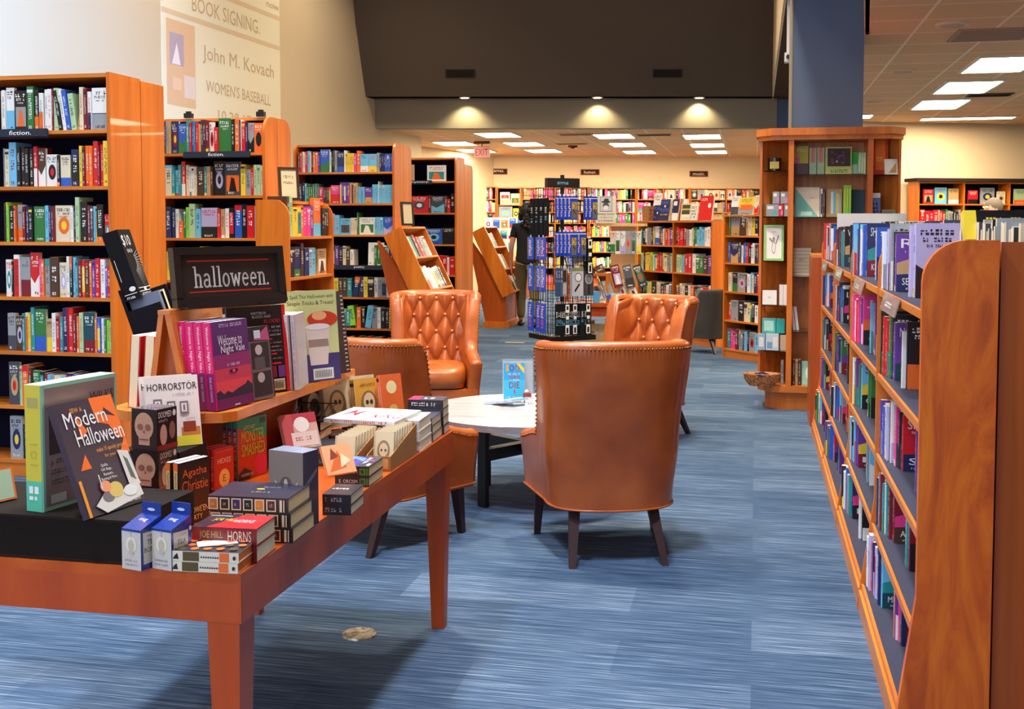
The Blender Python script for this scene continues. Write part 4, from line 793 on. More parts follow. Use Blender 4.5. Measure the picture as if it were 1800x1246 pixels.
hang('f',.095,1.03,'black',.03,.30,0,'second','')
for r_,(z0,h,kd,w,nn) in enumerate(((1.37,.33,'black',.075,4),(1.13,.21,'blue',.1,3),(.84,.235,'blue',.1,3),(.46,.27,'head',.1,3))):
    for q in range(nn): hang('l',-.19+q*(.095 if nn==4 else .125),z0,kd,w,h,(q+1)%2 if r_ else 0,rows[r_],'')
for (a,zs) in (('f',(1.74,1.41,1.08,.75)),('l',(1.72,1.36,1.095,.75))):
    for z in zs:
        for u in (-.17,-.05,.06,.15):
            Mh=MS if a=='f' else MS@Matrix.Rotation(-pi/2,4,'Z'); q0=MS.inverted()@Mh
            b=MB(); b.M=q0; b.cyl((u,-HS,z),(u,-HS-.13,z+.012),.0025,n=6,mat='black_metal'); b.build('hook',WP[a])
# ---------------------------------------------------------------- table and notice behind the rack
t=thing('display_table','wooden display table behind the spinner rack','table',(-1.50,11.75,0)); 
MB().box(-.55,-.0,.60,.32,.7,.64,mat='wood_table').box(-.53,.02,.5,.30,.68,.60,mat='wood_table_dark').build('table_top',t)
for x,y in ((-.52,.03),(.24,.03),(-.52,.6),(.24,.6)): MB().box(x,y,0,x+.06,y+.06,.5,mat='wood_table_dark').build('leg',t)
t=thing('wooden_crate','pale slatted wooden crate beneath the table behind the rack','crate',(-1.72,11.9,0))
m=MB()
for k in range(4): m.box(0,0,.03+k*.1,.36,.02,.11+k*.1,mat='wood_pale')
m.build('front_slats',t); MB().box(0,.02,0,.02,.3,.43,mat='wood_pale').box(.34,.02,0,.36,.3,.43,mat='wood_pale').build('end_panels',t)
t=thing('card_stand','pale wooden stand above the table holding hanging card packs','display stand',(-1.50,12.0,.64))
MB().box(-.18,-.05,.80,.36,.25,.83,mat='wood_pale').build('top_shelf',t); MB().box(-.02,.15,0,.24,.2,.8,mat='wood_pale').build('back_board',t)
m=MB(); m.box(-.5,-.2,.28,.0,.2,.31,mat='wood_shelf').box(-.5,-.2,0,-.47,.2,.28,mat='wood_shelf').box(-.03,-.2,0,0,.2,.28,mat='wood_shelf'); m.build('lower_shelf',t)
pm=slabook('paper notice with a bearded man in a hat, reading every hour is a miracle',TR(-1.655,11.93,1.475,radians(4),radians(-6)),.21,.285,.008,(214,206,188),[('r',(60,60,60),.2,.42,.82,.98),('r',(190,190,186),.22,.44,.8,.96),('e',(70,66,64),.5,.64,.15,.14),('e',(226,222,216),.5,.56,.13,.09),('e',(30,30,32),.5,.78,.24,.04),('e',(30,30,32),.52,.84,.13,.07),('t',(60,54,50),'Every hour',.1,.27,.92,.38),('t',(90,84,76),'of light and',.2,.17,.82,.24),('t',(70,64,58),'is a miracle.',.12,.05,.9,.14)],'notice','notice')
RP=random.Random(8)
for k in range(6):
    slabook('hanging card pack, %s from left on the pale stand'%ORD[k],TR(-1.50+.0+k*.055,11.93-.01*(k%2),1.15,0),.05,.24,.012,RP.choice('EISKW'),rcover(RP,'E'),'card_pack','pack','card packs on the pale stand')
for k,(x,c,c2,h,w,rz,lab) in enumerate(((-1.98,'I',None,.27,.06,0,'tan'),(-1.91,'B','W',.28,.05,0,'blue'),(-1.855,'S','W',.27,.13,0,'slate'))):
    slabook('%s covered book leaning in the row left of the hanging cards'%lab,TR(x,11.82,.952,0,radians(-10),radians(-12)),w,h,.03,c,([('t','W','AYN RAND',.2,.1,.8,.92,'d')] if lab=='blue' else rcover(R,c)),group='books on the table behind the rack')
for k in range(9):
    x=-1.68+k*.062; slabook('book leaning among the pile behind the rack, %s from left'%ORD[k],TR(x,11.78+.05*(k%3),.64 if k%2 else .80,radians(RP.uniform(-20,30)),radians(-14),radians(RP.uniform(-24,-8))),.09,.24,.03,'KWDEMISAK'[k],rcover(RP,'K'),group='books on the table behind the rack')
slabook('pale blue boxed card on the front of the table behind the rack',TR(-1.47,11.76,.641,0,0),.13,.10,.05,(190,206,222),[('g','W',.2,.4,.8,.6)],'card_box','box')
slabook('sky blue card at the left of the table behind the rack',TR(-1.66,11.77,.641,0,0),.07,.12,.03,(90,170,226),[],'card_box','box')
# ---------------------------------------------------------------- armchairs
def sm(a,b,x): x=max(0,min(1,(x-a)/(b-a))); return x*x*(3-2*x)
def shell_pt(s,z,off,tuft=0):
    """s along the U from left arm front (-1) over the back (0) to right arm front (1)"""
    a=abs(s); sg=1 if s>=0 else -1
    hw=.302+.040*max(0,(z-.5)/.46)**1.6-.022*sm(.5,.24,z)*1.0
    y0=-.10; b=.215+.045*sm(.3,.96,z)
    if a<.6:
        q=a/.6*pi/2; e=.72; x=hw*sin(q)**e if a>0 else 0; y=y0-b*max(0,cos(q))**e
        dn=Vector((sin(q)**1.2*1.0,-max(0,cos(q))**1.2,0)).normalized()
    else:
        q=(a-.6)/.4; x=hw+.055*q; y=y0+q*.33; dn=Vector((1,-.12,0)).normalized()
    y-=(z-.24)*.09*(1-sm(.5,.75,a))
    return Vector((sg*(x-dn.x*off),y-dn.y*off,z)), Vector((sg*dn.x,dn.y,0))
def ztop(s):
    a=abs(s); f=sm(.585,.70,a); back=.965-.012*(a/.6)**2
    arm=.545-.05*sm(.7,1,a)
    return back*(1-f)+arm*f
def thick(s,z): a=abs(s); return .085+.0*a
def bottomz(s): return .235-.012*(1-abs(s))
BUT=[]
def armchair(name,label,matn,loc,rz,tufted=True,group=None):
    t=thing(name,label,'armchair',loc,rz,group)
    N=72; ss=[-1+2*i/N for i in range(N+1)]; m=MB(); vs=[]; no=14
    prof_=[]
    for s in ss:
        zt=ztop(s); zb=bottomz(s); r=.026; col=[]
        for k in range(no+1): z=zb+(zt-r-zb)*k/no; col.append(shell_pt(s,z,0)[0])
        T_=thick(s,zt)
        for k in range(1,6):
            q=pi*k/6; col.append(shell_pt(s,zt-r+r*sin(q),T_/2-T_/2*cos(q))[0])
        col.append(shell_pt(s,zt-r,T_)[0]); prof_.append(col)
    K=len(prof_[0]); vs=[p for c_ in prof_ for p in c_]
    fs=[(i*K+k,(i+1)*K+k,(i+1)*K+k+1,i*K+k+1) for i in range(N) for k in range(K-1)]
    # arm fronts
    for i,e in ((0,1),(N,-1)):
        s=ss[i]; zb=bottomz(s); base_=len(vs); inn=[shell_pt(s,zb+(ztop(s)-.026-zb)*k/no,thick(s,0))[0] for k in range(no,-1,-1)]
        vs+=inn; ring=[i*K+k for k in range(K)]+[base_+k for k in range(1,len(inn))]
        for k in range(no):   # quads outer/inner on the arm face
            a_,b_=i*K+k,i*K+k+1; c_=base_+no-k-1; d_=base_+no-k
            fs.append((a_,b_,c_,d_)[::e])
        fs.append(tuple([i*K+k for k in range(no,K)]+[base_])[::e])
    m.add(vs,fs,mat=matn); m.build('outer_shell',t,smooth=True)
    # inner tufted face
    m=MB(); vs=[]; NI=120; NZ=80
    du,dv=.150,.122
    cs=[]
    for i in range(NI//2+1):
        r_=i/46
        cs.append(.6*math.asin(r_**(1/.72))/(pi/2) if i<=46 else .6+.4*(i-46)/14)
    cs=[-c_ for c_ in cs[:0:-1]]+cs
    for i in range(NI+1):
        s=cs[i]; zt=ztop(s)-.026
        for k in range(NZ+1):
            z=.30+(zt-.30)*k/NZ; T_=thick(s,zt); arc=shell_pt(s,z,0)[0].x; off=T_
            if tufted and abs(s)<.62 and z>.36:
                u=arc/du; v=(z-.905)/dv; p=u+v/2; q=u-v/2
                h=(abs(sin(pi*p))*abs(sin(pi*q)))**.5
                fade=(1-sm(.44,.58,abs(s)))*sm(.36,.44,z)
                edge=1-sm(.93,.965,z)
                # fade diamonds to straight pleats near the side
                off+=.040*(h*fade*edge+(1-fade)*.55+(1-edge)*.5*fade)
                off-=.004
            elif abs(s)<.75: off+=.012*(1-sm(.62,.75,abs(s)))
            if k==NZ: off=T_
            vs.append(shell_pt(s,z,off)[0])
    fs=[(i*(NZ+1)+k,i*(NZ+1)+k+1,(i+1)*(NZ+1)+k+1,(i+1)*(NZ+1)+k) for i in range(NI) for k in range(NZ)]
    m.add(vs,fs,mat=matn); m.build('tufted_backrest' if tufted else 'backrest',t,smooth=True)
    if tufted:
        for j in range(5):
            z=.905-j*dv
            if z<.40: continue
            us=[-2,-1,0,1,2] if j%2==0 else [-1.5,-.5,.5,1.5]
            for u in us:
                if j in (0,2) and abs(u)>1.5: continue
                hwz=.302+.040*max(0,(z-.5)/.46)**1.6; rr_=abs(u*du)/hwz
                if rr_>.93: continue
                s=(.6*math.asin(rr_**(1/.72))/(pi/2))*(1 if u>=0 else -1)
                c_,n_=shell_pt(s,z,thick(s,z)+.013); b=MB(); b.M=Matrix.Translation(c_-n_*.002); b.ball((0,0,0),.0105,10,6,mat='leather_button'); b.build('button',t,smooth=True)
    # seat cushion
    m=MB(); vs=[]; n=40; L_=[(.265,.00),(.275,.0),(.30,.97),(.36,1.0),(.41,.99),(.437,.955),(.452,.88),(.458,.70),(.462,.4),(.463,.0)]
    for (z,k) in L_[1:]:
        for i in range(n):
            q=2*pi*i/n; e=.5; x=.232*abs(cos(q))**e*(1 if cos(q)>0 else -1); y=.25*abs(sin(q))**e*(1 if sin(q)>0 else -1)
            zz=z+.012*k*0; vs.append((x*k*(1+.06*max(0,y)/.25),y*k+.035,zz-(.018*max(0,y/.25)**3 if z>.43 else 0)))
    q=len(L_)-1; fs=[(k*n+i,k*n+(i+1)%n,(k+1)*n+(i+1)%n,(k+1)*n+i) for k in range(q-1) for i in range(n)]
    m.add(vs,fs,mat=matn); m.build('seat_cushion',t,smooth=True)
    # bottom frame
    m=MB(); pl=[shell_pt(s,.25,.012)[0] for s in ss]; pts=[(p.x,p.y) for p in pl]+[(.2,.262),(-.2,.262)]
    m.prism(pts[::1],'z',.222,.29,mat=matn); m.build('seat_frame',t)
    # nailhead trim
    if matn=='leather':
        m=MB(); prev=None; acc=0
        def path(s): z=ztop(s)-.032; return shell_pt(s,z,-.0015)[0]
        last=path(-.99); s=-.99
        while s<.99:
            s+=.0015; p=path(s)
            if (p-last).length>.0165: m.ball(tuple(p),.0052,6,4,mat='brass'); last=p
        tag(m.build('nailhead_trim',t,smooth=True),None,None,None,'stuff')
        m=MB()
        for i in range(0,N):
            a_=shell_pt(ss[i],bottomz(ss[i])+.004,-.003)[0]; b_=shell_pt(ss[i+1],bottomz(ss[i+1])+.004,-.003)[0]; m.cyl(a_,b_,.005,n=6,mat=matn,cap=False)
        m.build('welt_piping',t,smooth=True)
    for x,y,fx,fy in ((-.27,.17,-.28,.195),(.27,.17,.28,.195),(-.17,-.22,-.20,-.36),(.17,-.22,.20,-.36)):
        m=MB(); w0,w1=.024,.014
        vs=[(x-w0,y-w0,.24),(x+w0,y-w0,.24),(x+w0,y+w0,.24),(x-w0,y+w0,.24),(fx-w1,fy-w1,0),(fx+w1,fy-w1,0),(fx+w1,fy+w1,0),(fx-w1,fy+w1,0)]
        m.add(vs,[(0,1,2,3),(7,6,5,4),(0,4,5,1),(1,5,6,2),(2,6,7,3),(3,7,4,0)],mat='dark_leg'); m.build('leg',t)
    return t
mat('leather_button',(214,150,108),.3)
GA='tufted caramel leather armchairs around the round table'
def cz(fx,fy): return atan2(-fx,fy)
armchair('armchair','caramel leather armchair seen from behind, nearest, right of the round table','leather',(-.667,5.10,0),cz(-.31,.95),True,GA)
armchair('armchair','caramel leather armchair half hidden behind the display table','leather',(-1.68,5.07,0),cz(.385,.923),True,GA)
armchair('armchair','button tufted caramel armchair facing the camera behind the table, left','leather',(-2.28,7.93,0),cz(.215,-.976),True,GA)
armchair('armchair','button tufted caramel armchair at the back right of the round table','leather',(-.80,7.74,0),cz(-.49,-.87),True,GA)
gc=armchair('armchair','grey fabric armchair tucked behind the low bookcases','grey_fabric',(-.52,13.2,0),cz(-.7,.7),False,None); gc.scale=(.78,.78,.76)
# ---------------------------------------------------------------- round table
tx,ty=-1.18,5.92
t=thing('coffee_table','round table with pale stone look top and dark crossed legs','table',(tx,ty,0),0)
m=MB(); m.cyl((0,0,.435),(0,0,.47),.552,.56,72,mat='table_stone'); m.build('table_top',t)
for i in range(4):
    a=radians(45+90*i)+radians(12); c_,s_=cos(a),sin(a); b=MB(); b.M=Matrix.Rotation(a,4,'Z'); b.box(.32,-.03,0,.345,.03,.435,mat='black_metal'); b.build('leg',t)
for a in (57,147):
    b=MB(); b.M=Matrix.Rotation(radians(a),4,'Z'); b.box(-.32,-.03 if a==57 else -.029,.24,.32,.03 if a==57 else .029,.30,mat='black_metal'); b.build('stretcher',t)
# acrylic holder with booklet, books and pens below
hp=fl(884,708,.47)
M=TR(hp.x,hp.y,.471,radians(14))
t=bpy.data.objects.new('sign_holder',None); COL.objects.link(t); t.matrix_world=M; tag(t,'clear acrylic sign holder standing on the round table','sign holder')
b=MB(); b.M=Matrix.Rotation(radians(-6),4,'X'); b.box(0,.024,.0,.17,.027,.23,(225,232,245),'acrylic'); b.build('front_sheet',t); b=MB(); b.M=TR(0,.13,0)@Matrix.Rotation(radians(10),4,'X'); b.box(.0,.0,.0,.17,.003,.235,(225,230,245),'acrylic'); b.build('rear_sheet',t); MB().box(0,.02,0,.17,.135,.003,mat='acrylic').build('foot',t)
sky=(40,170,222)
slabook('turquoise guide book with red DIE lettering propped on the round table',M@TR(0.005,.006,.012,0,radians(-6)),.115,.205,.012,sky,[('r',(60,190,232),0,0,1,.55),('t',(240,150,60),'1',.12,.78,.24,.96),('t',(90,60,150),'0',.27,.78,.5,.96),('t',(200,60,60),'0',.53,.78,.76,.96),('p',(250,206,60),[(.62,.99),(.99,.72),(.99,.86),(.78,.99)]),('g','W',.22,.68,.78,.73),('t',(190,50,90),'MEMPHIS',.25,.59,.8,.67),('g','W',.22,.53,.78,.57),('t',(150,20,60),'DIE',.26,.33,.76,.49),('e',(200,70,90),.52,.24,.04,.06),('g','W',.12,.06,.88,.1)],pg='W')
b=MB(); b.cyl((0,0,.003),(.12,0,.003),.0025,n=6,mat='black_metal').cyl((.0,0,.003),(0,-.03,.02),.0025,n=6,mat='black_metal').cyl((.12,0,.003),(.12,-.03,.02),.0025,n=6,mat='black_metal'); tag(b.build('wire_easel',M=M@TR(0,-.01,0)),'thin black wire easel under the turquoise book','easel')
for k,(dx,dy,a) in enumerate(((-.04,-.03,-8),(.0,-.06,8),(.03,-.09,26),(.07,-.10,40))):
    b=MB(); b.box(-.06,-.03,0,.06,.03,.008,(215,225,240)); art(b,(-.06,-.03,.008),(1,0,0),(0,1,0),(0,0,1),.12,.06,[('r',(60,130,210),0,0,1,.5),('g','W',.1,.6,.8,.8)]); tag(b.build('booklet',M=M@TR(dx,dy,.001+k*.009,radians(a))),'small blue and white booklet fanned on the round table, %s'%('bottom left','second','third','top right')[k],'booklet','fanned booklets on the round table')
b=MB(); b.box(0,0,0,.045,.03,.022,(150,60,50)); b.ball((.02,.015,.028),.012,col=(220,210,200)); tag(b.build('trinket',M=M@TR(.11,-.05,.038)),'small red and brown trinket beside the booklets','trinket')
# ---------------------------------------------------------------- people
def skinmesh(name,nodes,edges,mat_,parent=None,root=0,sub=2):
    me=bpy.data.meshes.new(name); me.from_pydata([n[0] for n in nodes],edges,[]); o=bpy.data.objects.new(name,me); COL.objects.link(o)
    if parent: o.parent=parent
    sk=o.modifiers.new('skin','SKIN'); 
    for i,n in enumerate(nodes):
        v=me.skin_vertices[0].data[i]; r=n[1]; v.radius=r if isinstance(r,tuple) else (r,r); v.use_root=(i==root)
    sk.use_smooth_shade=True; s=o.modifiers.new('sub','SUBSURF'); s.levels=sub; s.render_levels=sub; me.materials.append(MATS[mat_]); return o
def person(label,loc,rz,sc,hair,pants,long_hair,walk=.0,name='person'):
    nd=[];ed=[]
    def n_(p,r,par=None):
        nd.append((tuple(c*sc for c in p),tuple(c*sc for c in r) if isinstance(r,tuple) else r*sc)); i=len(nd)-1
        if par is not None: ed.append((par,i))
        return i
    pel=n_((0,0,.93),(.10,.07)); ws=n_((0,0,1.08),(.10,.07),pel); ch=n_((0,.0,1.26),(.12,.08),ws); uc=n_((0,.01,1.38),(.11,.06),ch); nk=n_((0,.0,1.46),.05,uc); hb=n_((0,-.01,1.52),(.062,.07),nk); hm=n_((0,-.015,1.60),(.076,.095),hb); ht=n_((0,-.005,1.675),(.06,.07),hm)
    n_((0,-.115,1.585),.012,hm)
    for sx in (-1,1):
        n_((sx*.08,.0,1.59),.014,hm)
        sh=n_((sx*.165,.01,1.385),.052,uc); el=n_((sx*.225,.03,1.13),.038,sh); wr=n_((sx*.235,-.04,.91),.025,el); pa=n_((sx*.235,-.06,.84),(.022,.034),wr)
        for k,(dy,l) in enumerate(((-.028,.075),(-.010,.085),(.008,.08),(.024,.065))):
            kn=n_((sx*.235,-.062+dy,.80),.009,pa); n_((sx*.228,-.066+dy,.80-l),.0075,kn)
        th=n_((sx*.222,-.10,.82),.010,pa); n_((sx*.215,-.115,.78),.008,th)
        w=walk*sx; hp_=n_((sx*.09,0,.86),.07,pel); kn=n_((sx*.095,-.02-w*.5,.49),.058,hp_); an=n_((sx*.10,.03-w,.09),.036,kn); n_((sx*.105,-.12-w,.035),(.038,.03),an)
    t=thing(name,label,'person',loc,rz)
    skinmesh('body',nd,ed,'skin',t)
    # trousers
    a=[((0,0,.97*sc),(.155*sc,.112*sc))]; e=[]
    for sx in (-1,1):
        w=walk*sx; b0=len(a); a+=[((sx*.09*sc,0,.86*sc),.105*sc),((sx*.097*sc,(-.02-w*.5)*sc,.49*sc),.078*sc),((sx*.102*sc,(.03-w)*sc,.10*sc),.060*sc)]; e+=[(0,b0),(b0,b0+1),(b0+1,b0+2)]
    skinmesh('trousers',a,e,pants,t)
    a=[((0,0,.82*sc),(.19*sc,.15*sc)),((0,0,.93*sc),(.185*sc,.145*sc)),((0,0,1.08*sc),(.165*sc,.125*sc)),((0,0,1.26*sc),(.172*sc,.125*sc)),((0,.01*sc,1.385*sc),(.14*sc,.09*sc)),((0,.0,1.435*sc),(.062*sc,.058*sc))]; e=[(0,1),(1,2),(2,3),(3,4),(4,5)]
    for sx in (-1,1): b0=len(a); a+=[((sx*.17*sc,.01*sc,1.385*sc),.066*sc),((sx*.205*sc,.02*sc,1.22*sc),.058*sc)]; e+=[(4,b0),(b0,b0+1)]
    skinmesh('shirt',a,e,'cloth_black' if long_hair else 'cloth_blue',t)
    for sx in (-1,1):
        w=walk*sx; b=MB(); b.ball((sx*.105*sc,(-.04-w)*sc,.035*sc),.1*sc,12,8,(.52,1.3,.42),mat='black_plastic'); b.build('shoe',t,smooth=True)
    h=MB(); rr=random.Random(3)
    if long_hair:
        h.ball((0,.015*sc,1.60*sc),.112*sc,16,10,(1,1.05,1.12),mat=hair)
        for k in range(70):
            q=rr.uniform(0,2*pi); zz=rr.uniform(1.36,1.69); ra=.10 if zz<1.62 else .08
            if sin(q)<-.35 : continue
            h.ball((ra*cos(q)*sc,(.03+ra*sin(q))*sc,zz*sc),.036*sc,6,4,mat=hair)
    else:
        h.ball((0,.012*sc,1.618*sc),.099*sc,16,10,(.9,1.08,.98),mat=hair)
    h.build('hair',t,smooth=True)
    b=MB()
    for sx in (-1,1): b.ball((sx*.032*sc,-.102*sc,1.605*sc),.011*sc,8,6,mat='white_plastic').ball((sx*.032*sc,-.110*sc,1.605*sc),.0055*sc,6,4,mat='black_plastic')
    b.build('eyes',t,smooth=True)
    b=MB(); b.ball((0,-.098*sc,1.548*sc),.02*sc,10,6,(1,.4,.28),(176,90,84),'print'); b.build('lips',t,smooth=True)
    return t
pp=fl(924,574,0)
person('person with dark curly hair, black t-shirt and olive trousers walking away by the far shelves',(pp.x+.03,pp.y,0),radians(188),1.03,'hair_dark','cloth_olive',True,.16)
ph=aty(1745,370,14.2); person('grey haired person standing between the right shelves, only the head showing',(ph.x,14.2,0),radians(-60),1.035,'hair_grey','cloth_olive',False)
# ---------------------------------------------------------------- front display table
X0,X1,Y0,Y1,ZT=-1.86,-1.062,2.205,3.94,.71
t=thing('display_table','red-brown wooden display table with tapered legs piled with books','table',((X0+X1)/2,(Y0+Y1)/2,0))
ox,oy=(X0+X1)/2,(Y0+Y1)/2; hx,hy=(X1-X0)/2,(Y1-Y0)/2
MB().box(-hx,-hy,ZT-.022,hx,hy,ZT,mat='wood_table').build('table_top',t)
for a in ((-hx,-hy,hx,-hy+.025),(-hx,hy-.025,hx,hy),(-hx,-hy+.025,-hx+.025,hy-.025),(hx-.025,-hy+.025,hx,hy-.025)):
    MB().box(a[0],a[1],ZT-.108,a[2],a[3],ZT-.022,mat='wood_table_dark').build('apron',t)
for sx in (-1,1):
    for sy in (-1,1):
        w0,w1=.075,.045; xo,yo=sx*(hx-.008),sy*(hy-.008) ; xi,yi=xo-sx*w0,yo-sy*w0; xj,yj=xo-sx*w1,yo-sy*w1; m=MB()
        zt_=ZT-.108
        v=[(xo,yo,zt_),(xi,yo,zt_),(xi,yi,zt_),(xo,yi,zt_),(xo-sx*.012,yo-sy*.012,0),(xj-sx*.012,yo-sy*.012,0),(xj-sx*.012,yj-sy*.012,0),(xo-sx*.012,yj-sy*.012,0)]
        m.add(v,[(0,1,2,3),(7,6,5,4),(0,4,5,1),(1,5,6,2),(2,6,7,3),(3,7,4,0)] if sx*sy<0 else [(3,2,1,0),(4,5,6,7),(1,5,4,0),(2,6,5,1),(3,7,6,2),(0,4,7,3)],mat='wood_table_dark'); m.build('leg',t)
RT=random.Random(77)
GT='goods on the front display table'
def put(M,mb,name,label,cat='book',group=GT): return tag(mb.build(name,M=M),label,cat,group)
def vb(label,x,y,z,w,h,d,c,rz,lean=0,back=0,spine=None,cover=None,bk=None,pg='I',name='book',cat='book',group=GT,mat='print'):
    """upright book: spine faces -y, cover faces +x (degrees)"""
    mb=MB(); book_geo(mb,w,h,d,c,None,RT,spine,cover,bk,mat=mat,pg=pg)
    M=Matrix.Translation((x,y,z))@Matrix.Rotation(radians(rz),4,'Z')@Matrix.Rotation(radians(-back),4,'X')@Matrix.Rotation(radians(-lean),4,'Y')
    return put(M,mb,name,label,cat,group)
def fb(label,x,y,z,w,h,t_,c,rz,back,ops,pg='I',name='book',cat='book',group=GT,mat='print'):
    mb=MB(); face_geo(mb,w,h,t_,c,ops,RT,mat,pg)
    M=Matrix.Translation((x,y,z))@Matrix.Rotation(radians(rz),4,'Z')@Matrix.Rotation(radians(-back),4,'X'); return put(M,mb,name,label,cat,group)
def flat(label,x,y,z,w,d,t_,c,rz,spine,top,right=None,pg='I',name='book',cat='book',group=GT):
    """lying book: spine faces -y (front), pages on +x, cover up"""
    mb=MB(); col=C[c] if isinstance(c,str) else c; pc=C[pg] if isinstance(pg,str) else pg; q=min(.002,t_*.12)
    mb.box(0,0,0,w,d,q,col).box(0,0,t_-q,w,d,t_,col).box(0,0,q,w,.002,t_-q,col); mb.box(.001,.002,q,w-.001,d-.001,t_-q,pc,'matte')
    art(mb,(0,0,0),(1,0,0),(0,0,1),(0,-1,0),w,t_,spine,'print',RT); art(mb,(0,0,t_),(1,0,0),(0,1,0),(0,0,1),w,d,top,'print',RT)
    return put(TR(x,y,z,radians(rz)),mb,name,label,cat,group)
# black wooden riser box
m=MB(); m.box(-.50,0,0,0,.29,.098,(26,18,16),'matte'); 
for a in ((-.50,-.003,0,0,0,.006),(-.50,-.003,.092,0,0,.098),(-.006,-.003,.006,0,0,.092),(-.50,-.003,.006,-.494,0,.092)): m.box(*a,(34,22,18),'matte')
put(TR(-1.326,2.215,.7102),m,'riser_box','black wooden riser box at the front left of the display table','box',None)
# big yellow/teal spined book
vb('large tall book with yellow and teal spine standing open to its back cover',-1.60,2.245,.809,.050,.285,.24,(150,204,176),-10,0,0,
   [('r',(206,190,62),0,.24,1,1),('r',(86,190,156),0,0,1,.24),('r',(170,160,90),.15,.82,.85,.9),('t',(190,172,50),'101',.3,.36,.75,.54,'d'),('g','W',.2,.04,.8,.2)],
   [('r',(146,120,118),.03,.03,.97,.97),('r',(70,56,60),.08,.44,.5,.76),('t',(60,50,56),'WILKS',.62,.80,.95,.88),('g',(200,180,176),.62,.72,.9,.76),('g',(90,76,80),.1,.36,.9,.40),('g',(90,76,80),.1,.28,.9,.32),('g',(90,76,80),.1,.20,.7,.24),('g',(90,76,80),.62,.6,.93,.66),('r',(196,190,190),.08,.05,.28,.12)])
vb('book with orange edge at the far left photo edge',-1.735,2.235,.809,.012,.075,.11,'O',-20,14,0,[('g','W',.3,.2,.7,.8)],[('r',(180,190,160),.05,.05,.95,.95)])
OR=(240,110,40)
fb('dark purple craft book with orange and white cover lettering leaning on the riser box',-1.415,2.20,.811,.185,.262,.016,(62,46,62),80,22,
  [('p',OR,[(.60,1),(1,1),(1,.58),(.88,.62),(.80,.74),(.62,.78)]),('p',(62,46,62),[(.76,.84),(.96,.80),(.80,.90)]),('p',OR,[(.12,.40),(.30,.40),(.26,.53)]),('p',OR,[(.28,.66),(.42,.72),(.30,.88)]),('p',OR,[(.80,.44),(1,.46),(1,.62)]),
   ('t',(240,160,40),'SEW A',.24,.90,.44,.94),('t',(236,230,228),'Modern',.10,.77,.80,.91),('t',(236,230,228),'Halloween',.20,.60,1.0,.75),('t',(240,160,40),'make 15 spooky projects',.46,.51,.98,.56),('t',(240,160,40),'for your home',.56,.455,.9,.495),
   ('t','W','Quilts,',.44,.385,.56,.415),('t','W','Gift Bags,',.42,.345,.6,.375),('t','W','Runners,',.44,.305,.6,.335),('t','W','Bunting & More',.38,.265,.64,.295),
   ('p',(214,208,200),[(.78,.50),(.95,.47),(.99,.16),(.80,.14)]),('p',(90,100,90),[(.84,.44),(.9,.4),(.94,.2),(.86,.24)]),('p',(220,214,206),[(.16,.08),(.42,.2),(.62,.14),(.95,.2),(.98,.06),(.3,.0)]),('e',(120,110,120),.4,.13,.1,.05),('e',(220,190,100),.55,.17,.12,.07),('e',(240,150,110),.40,.22,.09,.05),('e',(226,226,226),.78,.13,.12,.05),('r',(210,206,200),.33,.2,.35,.33),
   ('t',(230,226,224),'Riel Nason',.68,.03,.9,.065),('r',(240,150,40),-.0,0,.045,.32)])
# skull cube boxes
for k in range(2):
    m=MB(); w,d,h=.080,.076,.104; m.box(0,0,0,w,d,h,(42,26,26),'gloss')
    sk=(206,160,140)
    art(m,(0,0,0),(1,0,0),(0,0,1),(0,-1,0),w,h,[('r',(58,30,28),0,0,1,.35),('e',sk,.5,.58,.38,.34),('r',sk,.28,.12,.72,.4),('e',(150,100,88),.35,.56,.12,.08),('e',(150,100,88),.66,.56,.12,.08),('p',(150,100,88),[(.45,.42),(.55,.42),(.5,.5)]),('r',(120,80,70),.32,.24,.68,.27)],'gloss')
    art(m,(w,0,0),(0,1,0),(0,0,1),(1,0,0),d,h,[('t','W','DOOMED',.1,.78,.72,.93),('e','W',.86,.86,.08,.08),('g','E',.1,.68,.55,.74),('e',sk,.32,.36,.17,.26),('e',(150,100,84),.74,.44,.15,.22),('r',(150,40,30),0,0,1,.12)],'gloss')
    art(m,(0,0,h),(1,0,0),(0,1,0),(0,0,1),w,d,[('r',(74,68,78),0,0,1,1),('g',(180,90,150),.25,.4,.75,.6)],'gloss')
    p=Vector((-1.548,2.605,0))
    if k==0: tag(MB().box(-.01,-.005,0,.09,.075,.066,(24,18,18),'matte').build('riser_block',M=TR(p.x,p.y,.7105,radians(-8))),'low black riser block under the stacked skull boxes','box')
    put(TR(p.x,p.y,.777+k*(h+.001),radians(-12 if k else -8)),m,'gift_box','black gift box printed with a pale skull, %s of the stacked pair'%('upper' if k else 'lower'),'box')
# pale catalogue books
for k in range(2):
    p=Vector((-1.56-k*.022,2.71+k*.010,.86))
    fb('white catalogue style book with room pictures, %s of two leaning'%('front' if k==0 else 'rear'),p.x,p.y,.8605,.14,.19,.014,(232,214,204),42,15,
      [('r',(206,120,60),.62,.04,.98,.26),('r',(226,206,60),.5,.0,.98,.14),('r',(150,60,40),.66,.2,.9,.34),('t',(30,26,28),'HORRORST\u00d6R',.03,.80,.97,.92),('g',(170,150,150),.5,.72,.95,.75)]+[q for u,v in ((.13,.5),(.38,.46),(.62,.45)) for q in (('r',(130,110,110),u,v,u+.16,v+.18),('r',(236,222,214),u+.03,v+.03,u+.13,v+.15),('r',(130,110,110),u+.06,v+.05,u+.10,v+.13))]+[('g',(160,140,140),.72,.36,.9,.39)])
tag(MB().box(-.07,-.03,0,.10,.12,.149,(24,18,18),'matte').build('riser_block',M=TR(-1.56,2.715,.7105)),'small black riser block under the white catalogue books','box')
